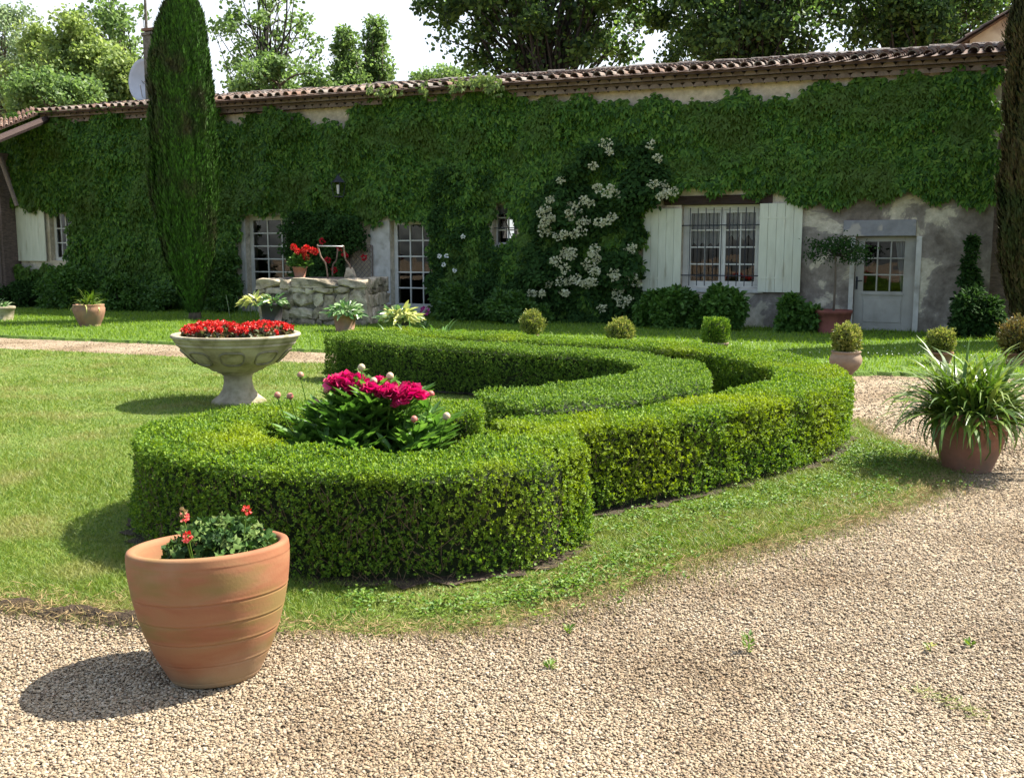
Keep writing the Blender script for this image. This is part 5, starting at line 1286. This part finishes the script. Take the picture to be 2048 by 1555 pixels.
# a second, low peony-like clump behind the back hedge
k0 = at(860, 668, 12.9)
pl2 = thing('perennial_clump', 'low dark green leafy clump growing out of the back end of the hedges', 'plant', (k0[0]-.1, 12.65, 0))
straps(pl2, 'foliage', 150, .45, .42, .03, .3, M['peony_leaf'], up=(.3,1.4), droop=(.5,1.2), segs=5)
# topiary and pots along the back lawn
gt = 'clipped box plants in pots along the back lawn'
def topiary(px, ybase, label, r, zc, prof, potmat, leafm, square=False, n=2600, squash=(1,1,1)):
    gx, gy = G(px, ybase, .045)
    t = thing('potted_topiary', label, 'potted plant', (gx, gy, .045), group=gt)
    lathe_obj('pot', prof, potmat, t, 36, wob=.01); zr = prof[-1][1]
    soil(t, prof[-1][0]*.98, zr)
    ball(t, (0,0,zc), r, n, .036, leafm, square=square, squash=squash); ball_core(t, (0,0,zc), r*.78)
    MB().tube([(0,0,zr-.02), (0,0,zc)], .016, 6).build('stem', M['bark'], t)
    return t
def simple_pot(r0, r1, h): return pot_profile(0, [(r0,.0), ((r0+r1)/2,h*.5), (r1*.97,h*.85), (r1,h*.86), (r1*1.03,h)], .02)
def scale_at(px, y): gx, gy = G(px, y, .045); return math.hypot(gy, 1.45)*1.0/F
s1 = scale_at(1064, 680)
topiary(1064, 682, 'small loose yellowish box ball nearest the stone well', 22*s1, 34*s1, simple_pot(.09, .12, .1), M['terracotta_buff'], M['topiary_tan'], squash=(1,1,1.05))
s1 = scale_at(1241, 694)
topiary(1241, 696, 'loose yellow green box ball in front of the white hydrangea', 25*s1, 32*s1, simple_pot(.09, .12, .1), M['terracotta_buff'], M['topiary_tan'], squash=(1,1,1.0))
s1 = scale_at(1430, 706)
topiary(1430, 708, 'neatly clipped square box cube in a buff pot under the big window', 23*s1, 47*s1, simple_pot(.15, .19, .17), M['terracotta_buff'], M['box_far'], square=True, n=3400)
s1 = scale_at(1690, 750)
rp = [(0,0), (.09,0), (.10,.02), (.15,.07), (.185,.13), (.195,.18), (.18,.225), (.165,.25), (.17,.265), (.18,.275), (.17,.285), (.15,.28), (.145,.26)]
topiary(1690, 748, 'twiggy yellowish box ball in a rounded buff clay pot beside the gravel', 25*s1, 71*s1, rp, M['terracotta_buff'], M['topiary_tan'], squash=(1,1,1.15))
s1 = scale_at(1880, 728)
topiary(1880, 728, 'yellow green box plant behind the strap-leaved pot', 24*s1, 46*s1, simple_pot(.12, .16, .16), M['terracotta_dark'], M['topiary_tan'])
s1 = scale_at(2035, 728)
topiary(2035, 728, 'large browned box ball in shade at the right edge', 36*s1, 52*s1, simple_pot(.14, .17, .15), M['terracotta_dark'], M['topiary_brown'], n=4200, squash=(1,1,1.1))
# planters on the left
px_, py_ = G(180, 652, .045)
pl = thing('planter', 'squat rounded terracotta planter with a tuft of arching leaves on the left lawn', 'planter', (px_, py_, .045))
lathe_obj('pot', pot_profile(0, [(.19,.0), (.215,.05), (.27,.17), (.305,.29), (.31,.36), (.29,.40), (.295,.415), (.30,.43)], .03), M['terracotta_pale'], pl, 48, wob=.03); soil(pl, .25, .37)
straps(pl, 'foliage', 60, .1, .46, .03, .37, M['strap'], up=(.7,1.5), droop=(.4,1.5)); straps(pl, 'dry_leaves', 22, .2, .42, .02, .38, M['hosta_gold'], up=(.3,.9), droop=(1.4,2.4))
px_, py_ = G(0, 640, .045)
pl = thing('planter', 'low grey stone planter cut by the left edge of the view', 'planter', (px_, py_, .045))
lathe_obj('pot', pot_profile(0, [(.25,.0), (.28,.12), (.31,.24), (.325,.25), (.33,.29)], .04), M['stone_urn'], pl, 40, wob=.02); soil(pl, .28, .25)
straps(pl, 'foliage', 40, .14, .3, .05, .25, M['hosta'], up=(.6,1.4), droop=(.5,1.4))
def leafy_pot(px, ybase, wpx, hpx, potmat, label, mats, Lf, fr, nlf, zoff=0.0):
    gx, gy = G(px, ybase, .045); s = math.hypot(gy, 1.45)/F
    t = thing('potted_plant', label, 'potted plant', (gx, gy, .045), group='pots of foliage around the stone well'); r = wpx/2*s; h = hpx*s
    lathe_obj('pot', simple_pot(r*.78, r, h), potmat, t, 36, wob=.01); soil(t, r*.9, h*.9)
    for (mt, nm, cx_, frac) in mats:
        n = int(nlf*frac); d = rnd_dir(n); d[:, 2] = np.abs(d[:, 2])*.8; d[:, 2] += .1
        Pn = np.array([cx_, 0, h*.95])+d*fr*s*(.35+.65*rng.random((n,1)))*[1,1,.75]
        DD = unit(d+np.array([0,0,-.35])+rng.normal(size=(n,3))*.25); leaves(nm, Pn, DD, unit(np.array([0,-.3,1.])+rng.normal(size=(n,3))*.35), Lf*(.7+.6*rng.random(n)), Lf*.45, M[mt], t, 'hex', .12, .25)
    return t
leafy_pot(545, 652, 44, 46, M['dark_pot'], 'dark pot with green foliage and golden leaves spilling left beside the well', [('hosta','foliage',.02,.6), ('hosta_gold','golden_leaves',-.32,.5)], .15, 26, 150)
leafy_pot(690, 662, 46, 34, M['terracotta_pale'], 'pale terracotta pot with a dome of green leaves before the well', [('hosta','foliage',0,1)], .15, 34, 210)
leafy_pot(807, 664, 34, 26, M['dark_pot'], 'dark pot of cream and yellow variegated hosta right of the well', [('hosta_gold','foliage',0,.75), ('hosta','green_leaves',-.15,.35)], .17, 36, 190)
gx, gy = G(852, 655, .045)
pf = thing('flowering_plant', 'small plant with one purple flower head right of the variegated hosta', 'flower', (gx, gy, .045))
n = 16; straps(pf, 'foliage', 26, .05, .24, .02, 0, M['hosta'], up=(.6,1.4), droop=(.4,1.3))
n = 70; dd = rnd_dir(n); leaves('flower', np.array([-.02,0,.33])+dd*.06, dd, rnd_dir(n), .045, .04, M['purple_petal'], pf, 'hex'); MB().tube([(0,0,0), (-.02,0,.3)], .005, 5).build('stem', M['weed'], pf)
# standard tree in a red pot by the door
a = W(1665, 668, .9); b0 = Hw(a[0], .9, .045)
sd = thing('potted_tree', 'small flat-topped standard tree in a dark red pot left of the grey door', 'potted tree', b0, HTH)
lathe_obj('pot', simple_pot(.26, .33, .42), M['red_pot'], sd, 40); soil(sd, .29, .38)
MB().tube([(0,0,.36), (.01,0,.9), (-.01,.01,1.45)], [.022, .02, .016], 8).build('trunk', M['bark'], sd)
n = 1500; i = rng.integers(0, 26, n); cc = np.stack([rng.normal(size=26)*.36, rng.normal(size=26)*.2, 1.52+rng.normal(size=26)*.13], 1)
cc[:, 0] -= cc[:, 0].mean()-.06; cc[:, 2] -= .12*np.abs(cc[:, 0]); 
leaves('crown', cc[i]+rng.normal(size=(n,3))*[.1,.09,.055], rnd_dir(n)+[0,0,-.2], unit(rng.normal(size=(n,3))+[0,-.3,.8]), .06, .028, M['dark_climber'], sd, 'hex')
lm = MB()
for k in range(26): lm.tube([(-.01,.01,1.4), tuple((cc[k]+np.array([0,0,1.45]))*np.array([.5,.5,.5])), tuple(cc[k])], [.009, .006, .003], 4, cap=False)
lm.build('limb', M['bark_dark'], sd)

# ------------------------------------------------------------------ stone well
wx, wy = at(520, 640, 20.6)[0], 20.55
wc = at(735, 655, 20.3)[0]
WWd = wc-wx; WD = 1.8; WHt = at(700, 560, 20.3)[2]
well = thing('stone_well', 'rough rubble stone well with coping slabs and iron hoop on the lawn', 'well', (wx, wy, 0), R(-8))
MB().box(.05, WWd-.05, .05, WD-.05, 0, WHt-.14).build('mortar_core', M['mortar'], well)
from mathutils import noise as mnoise
def stone(mb, c, s, seed_v):
    bm = bmesh.new(); bmesh.ops.create_cube(bm, size=1.0); bmesh.ops.subdivide_edges(bm, edges=bm.edges, cuts=4, use_grid_fill=True)
    sd = Vector((random.uniform(0, 90), random.uniform(0, 90), random.uniform(0, 90))); rot = Matrix.Rotation(random.uniform(-.09, .09), 3, 'Y')
    b = len(mb.v); S = Vector(s); cut = [(Vector((random.choice((-1,1))*random.uniform(.3,1), random.uniform(-1,-.1), random.choice((-1,1))*random.uniform(.3,1))).normalized(), random.uniform(.44,.6)) for _ in range(3)]
    for v in bm.verts:
        p = v.co.copy()
        for nn2, dd in cut:            # chipped corners
            e = p.dot(nn2)-dd
            if e > 0: p -= nn2*e
        p = p*(1-.16*max(0, p.length-.6)); q = Vector((p.x*S.x, p.y*S.y, p.z*S.z))
        q += mnoise.noise_vector(q*5+sd)*.035+mnoise.noise_vector(q*14+sd)*.014
        q = rot @ q; mb.v.append((c[0]+q.x, c[1]+q.y, c[2]+q.z))
    bm.verts.index_update()
    for f in bm.faces: mb.f.append(tuple(b+v.index for v in f.verts))
    bm.free()
stn = MB()
def course(z0, z1, x0, x1, fn):
    x = x0
    while x < x1-.04:
        w = min(random.uniform(.12, .55), x1-x); h = (z1-z0)*random.uniform(.75, 1.15)
        fn((x+w/2), (z0+z1)/2+random.uniform(-.015, .015), w*1.04, h*1.08); x += w
zz = 0
while zz < WHt-.17:
    hgt = min(random.uniform(.11, .27), WHt-.15-zz)
    course(zz, zz+hgt, 0, WWd, lambda x, z, w, h: stone(stn, (x, .07+random.uniform(-.02,.015), z), (w, .2, h), 0))
    course(zz, zz+hgt, .1, WD, lambda y, z, w, h: stone(stn, (WWd-.07+random.uniform(-.015,.03), y, z), (.2, w, h), 0))
    course(zz, zz+hgt, .1, WD, lambda y, z, w, h: stone(stn, (.07, y, z), (.2, w, h), 0))
    zz += hgt
stn.build('rubble_wall', M['well_stone'], well)
q = MB(); stone(q, (WWd-.16, .1, .42), (.42, .3, .72), 0); q.build('corner_stone', M['well_stone'], well)
for x0, x1, dz in ((-.02,.5,.0), (.5,.72,-.03), (.72,1.72,.0), (1.72,WWd+.03,.0)):
    q = MB(); stone(q, ((x0+x1)/2, .12, WHt-.075+dz), ((x1-x0)*1.03, .36, .19), 0); q.build('coping_stone', M['well_stone'], well)
for y0, y1 in ((.25,.8), (.78,1.2), (1.15,1.58)):
    q = MB(); stone(q, (WWd-.12, (y0+y1)/2, WHt-.07), (.36, (y1-y0)*1.04, .19), 0); q.build('coping_stone', M['well_stone'], well)
lid = MB()
for k in range(6): lid.box(.02+random.uniform(0,.04), WWd-.1, .32+k*.2, .5+k*.2, WHt-.03, WHt+.02, jit=.008)
lid.build('lid', M['wood_grey'], well)
def wpt(px, py, y):  # pixel on a plane y metres behind the front face (well coordinates)
    Y = wy+y; p = at(px, py, Y); return (p[0]-wx-y*.06+(.0), y, p[2])
MB().tube(smooth_path([wpt(635,489,.45), wpt(640,505,.45), wpt(643,514,.45), wpt(652,526,.45), wpt(655,540,.45), wpt(657,556,.45)], 4), .017, 8).build('iron_bar', M['iron'], well, smooth=True)
MB().tube(smooth_path([wpt(689,492,.45), wpt(691,510,.45), wpt(694,520,.45), wpt(702,531,.45), wpt(704,545,.45), wpt(704,556,.45)], 4), .017, 8).build('iron_bar', M['iron'], well, smooth=True)
MB().tube(smooth_path([wpt(671,497,1.2), wpt(668,520,1.2), wpt(661,530,1.2), wpt(660,552,1.2)], 4), .017, 8).build('iron_bar', M['iron'], well, smooth=True)
MB().tube([wpt(636,492,.45), wpt(690,493,.45)], .013, 8).build('cross_bar', M['steel'], well, smooth=True)
rk = thing('rock', 'pointed lichened rock resting on the right corner of the well', 'rock', (wx+1.86, wy+.22, WHt+.02), R(-6))
q = MB(); stone(q, (0,0,.11), (.24,.2,.25), 0); q.v = [(v[0]*(1-max(0, v[2])*2.2)-max(0, v[2])*.2, v[1], v[2]) for v in q.v]; q.build('stone', M['well_stone'], rk, smooth=True)
gp = wpt(606, 556, .5)
gpot = thing('potted_geranium', 'small terracotta pot of bright red geraniums standing on the well', 'potted plant', (wx+gp[0], wy+.5-.15, WHt+.02))
lathe_obj('pot', simple_pot(.10, .15, .24), M['terracotta_dark'], gpot, 32); soil(gpot, .13, .2)
n = 260; d = rnd_dir(n); d[:, 2] = np.abs(d[:, 2]); Pn = np.array([0,0,.24])+d*np.array([.24,.2,.26])*(.4+.6*rng.random((n,1)))
leaves('foliage', Pn, unit(d+rng.normal(size=(n,3))*.4), unit(np.array([0,-.4,1.])+rng.normal(size=(n,3))*.4), .085, .08, M['shrub_light'], gpot, 'hex')
for px, py in ((592,494),(600,502),(610,505),(617,514),(605,508),(618,496),(628,500),(634,503),(612,500)):
    p = wpt(px, py, .4); c = np.array([p[0]-gp[0], random.uniform(-.12,.0), p[2]-WHt-.02]); n = 45; dd = rnd_dir(n)
    leaves('flower', c+dd*.035, dd, rnd_dir(n), .045, .045, M['red_petal'], gpot, 'hex')
    MB().tube([(c[0]*.4, 0, .3), tuple(c)], .004, 5).build('flower_stem', M['weed'], gpot)
# tall grass spikes in front of the left french door
c = along([G(470, 640), G(560, 640)], 26, .2)
sp_ = thing('ornamental_grass', 'clump of pale seed spikes in the lawn by the left french door', 'grass', (*np.mean(c, 0), 0.04))
gsm = MB(); m0 = np.mean(c, 0)
for x, y in c: gsm.tube([(x-m0[0], y-m0[1], 0), (x-m0[0]+rng.normal()*.02, y-m0[1], .2+.15*rng.random()), (x-m0[0]+rng.normal()*.04, y-m0[1], .42+.15*rng.random())], [.004, .006, .008], 5)
gsm.build('seed_spike', M['hosta'], sp_)

# ------------------------------------------------------------------ light, sky, camera
AZ = R(23); EL = R(52)      # sun from the right, a little behind the house line
sd_ = Vector((math.cos(AZ)*math.cos(EL), math.sin(AZ)*math.cos(EL), math.sin(EL)))
sun = bpy.data.lights.new('sun', 'SUN'); sun.energy = 4.8; sun.angle = R(.53); sun.color = (1, .955, .87)
so = bpy.data.objects.new('sun', sun); COL.objects.link(so); so.rotation_euler = sd_.to_track_quat('Z', 'Y').to_euler(); so.location = (20, 10, 30)
w = bpy.data.worlds.new('World'); SC.world = w; w.use_nodes = True; nt = w.node_tree; nt.nodes.clear(); L = nt.links.new
out = nt.nodes.new('ShaderNodeOutputWorld'); bg = nt.nodes.new('ShaderNodeBackground'); bg.inputs[1].default_value = .115
sky = nt.nodes.new('ShaderNodeTexSky'); sky.sky_type = 'NISHITA'; sky.sun_disc = False; sky.sun_elevation = EL; sky.sun_rotation = math.pi/2-AZ
sky.air_density = 1.0; sky.dust_density = 2.5; sky.ozone_density = 1.0
# thin bright cloud veil
tc = nt.nodes.new('ShaderNodeTexCoord'); mp = nt.nodes.new('ShaderNodeMapping'); mp.inputs['Scale'].default_value = (1, 1, 2.5); L(tc.outputs['Generated'], mp.inputs[0])
nz = nt.nodes.new('ShaderNodeTexNoise'); nz.inputs['Scale'].default_value = 2.2; nz.inputs['Detail'].default_value = 6; L(mp.outputs[0], nz.inputs['Vector'])
cr_ = ramp(nt, [(.33, (.28,.28,.28)), (.56, (1,1,1))]); L(nz.outputs['Fac'], cr_.inputs[0])
mx = nt.nodes.new('ShaderNodeMix'); mx.data_type = 'RGBA'; mx.inputs[7].default_value = (3.3, 3.55, 3.9, 1)
# the cloud is thicker towards the north, over the roof, and thin behind the camera
sxy = nt.nodes.new('ShaderNodeSeparateXYZ'); L(tc.outputs['Generated'], sxy.inputs[0])
mr_ = nt.nodes.new('ShaderNodeMapRange'); mr_.inputs[1].default_value = -.5; mr_.inputs[2].default_value = .6; mr_.inputs[3].default_value = .12; mr_.inputs[4].default_value = 1.0; L(sxy.outputs['Y'], mr_.inputs[0])
ml_ = nt.nodes.new('ShaderNodeMath'); ml_.operation = 'MULTIPLY'; L(cr_.outputs[0], ml_.inputs[0]); L(mr_.outputs[0], ml_.inputs[1])
L(ml_.outputs[0], mx.inputs[0]); L(sky.outputs[0], mx.inputs[6]); L(mx.outputs[2], bg.inputs[0]); L(bg.outputs[0], out.inputs[0])
cam = bpy.data.cameras.new('camera'); co = bpy.data.objects.new('camera', cam); COL.objects.link(co)
co.location = (0, 0, H); co.rotation_euler = (R(90)-P, 0, 0); cam.sensor_fit = 'HORIZONTAL'; cam.sensor_width = 36; cam.lens = F/2048*36
cam.clip_start = .05; cam.clip_end = 2000
SC.camera = co
vs = SC.view_settings; vs.view_transform = 'Standard'; vs.look = 'None'; vs.gamma = 1; vs.exposure = 1.72
SC.cycles.max_bounces = 8; SC.cycles.transparent_max_bounces = 16
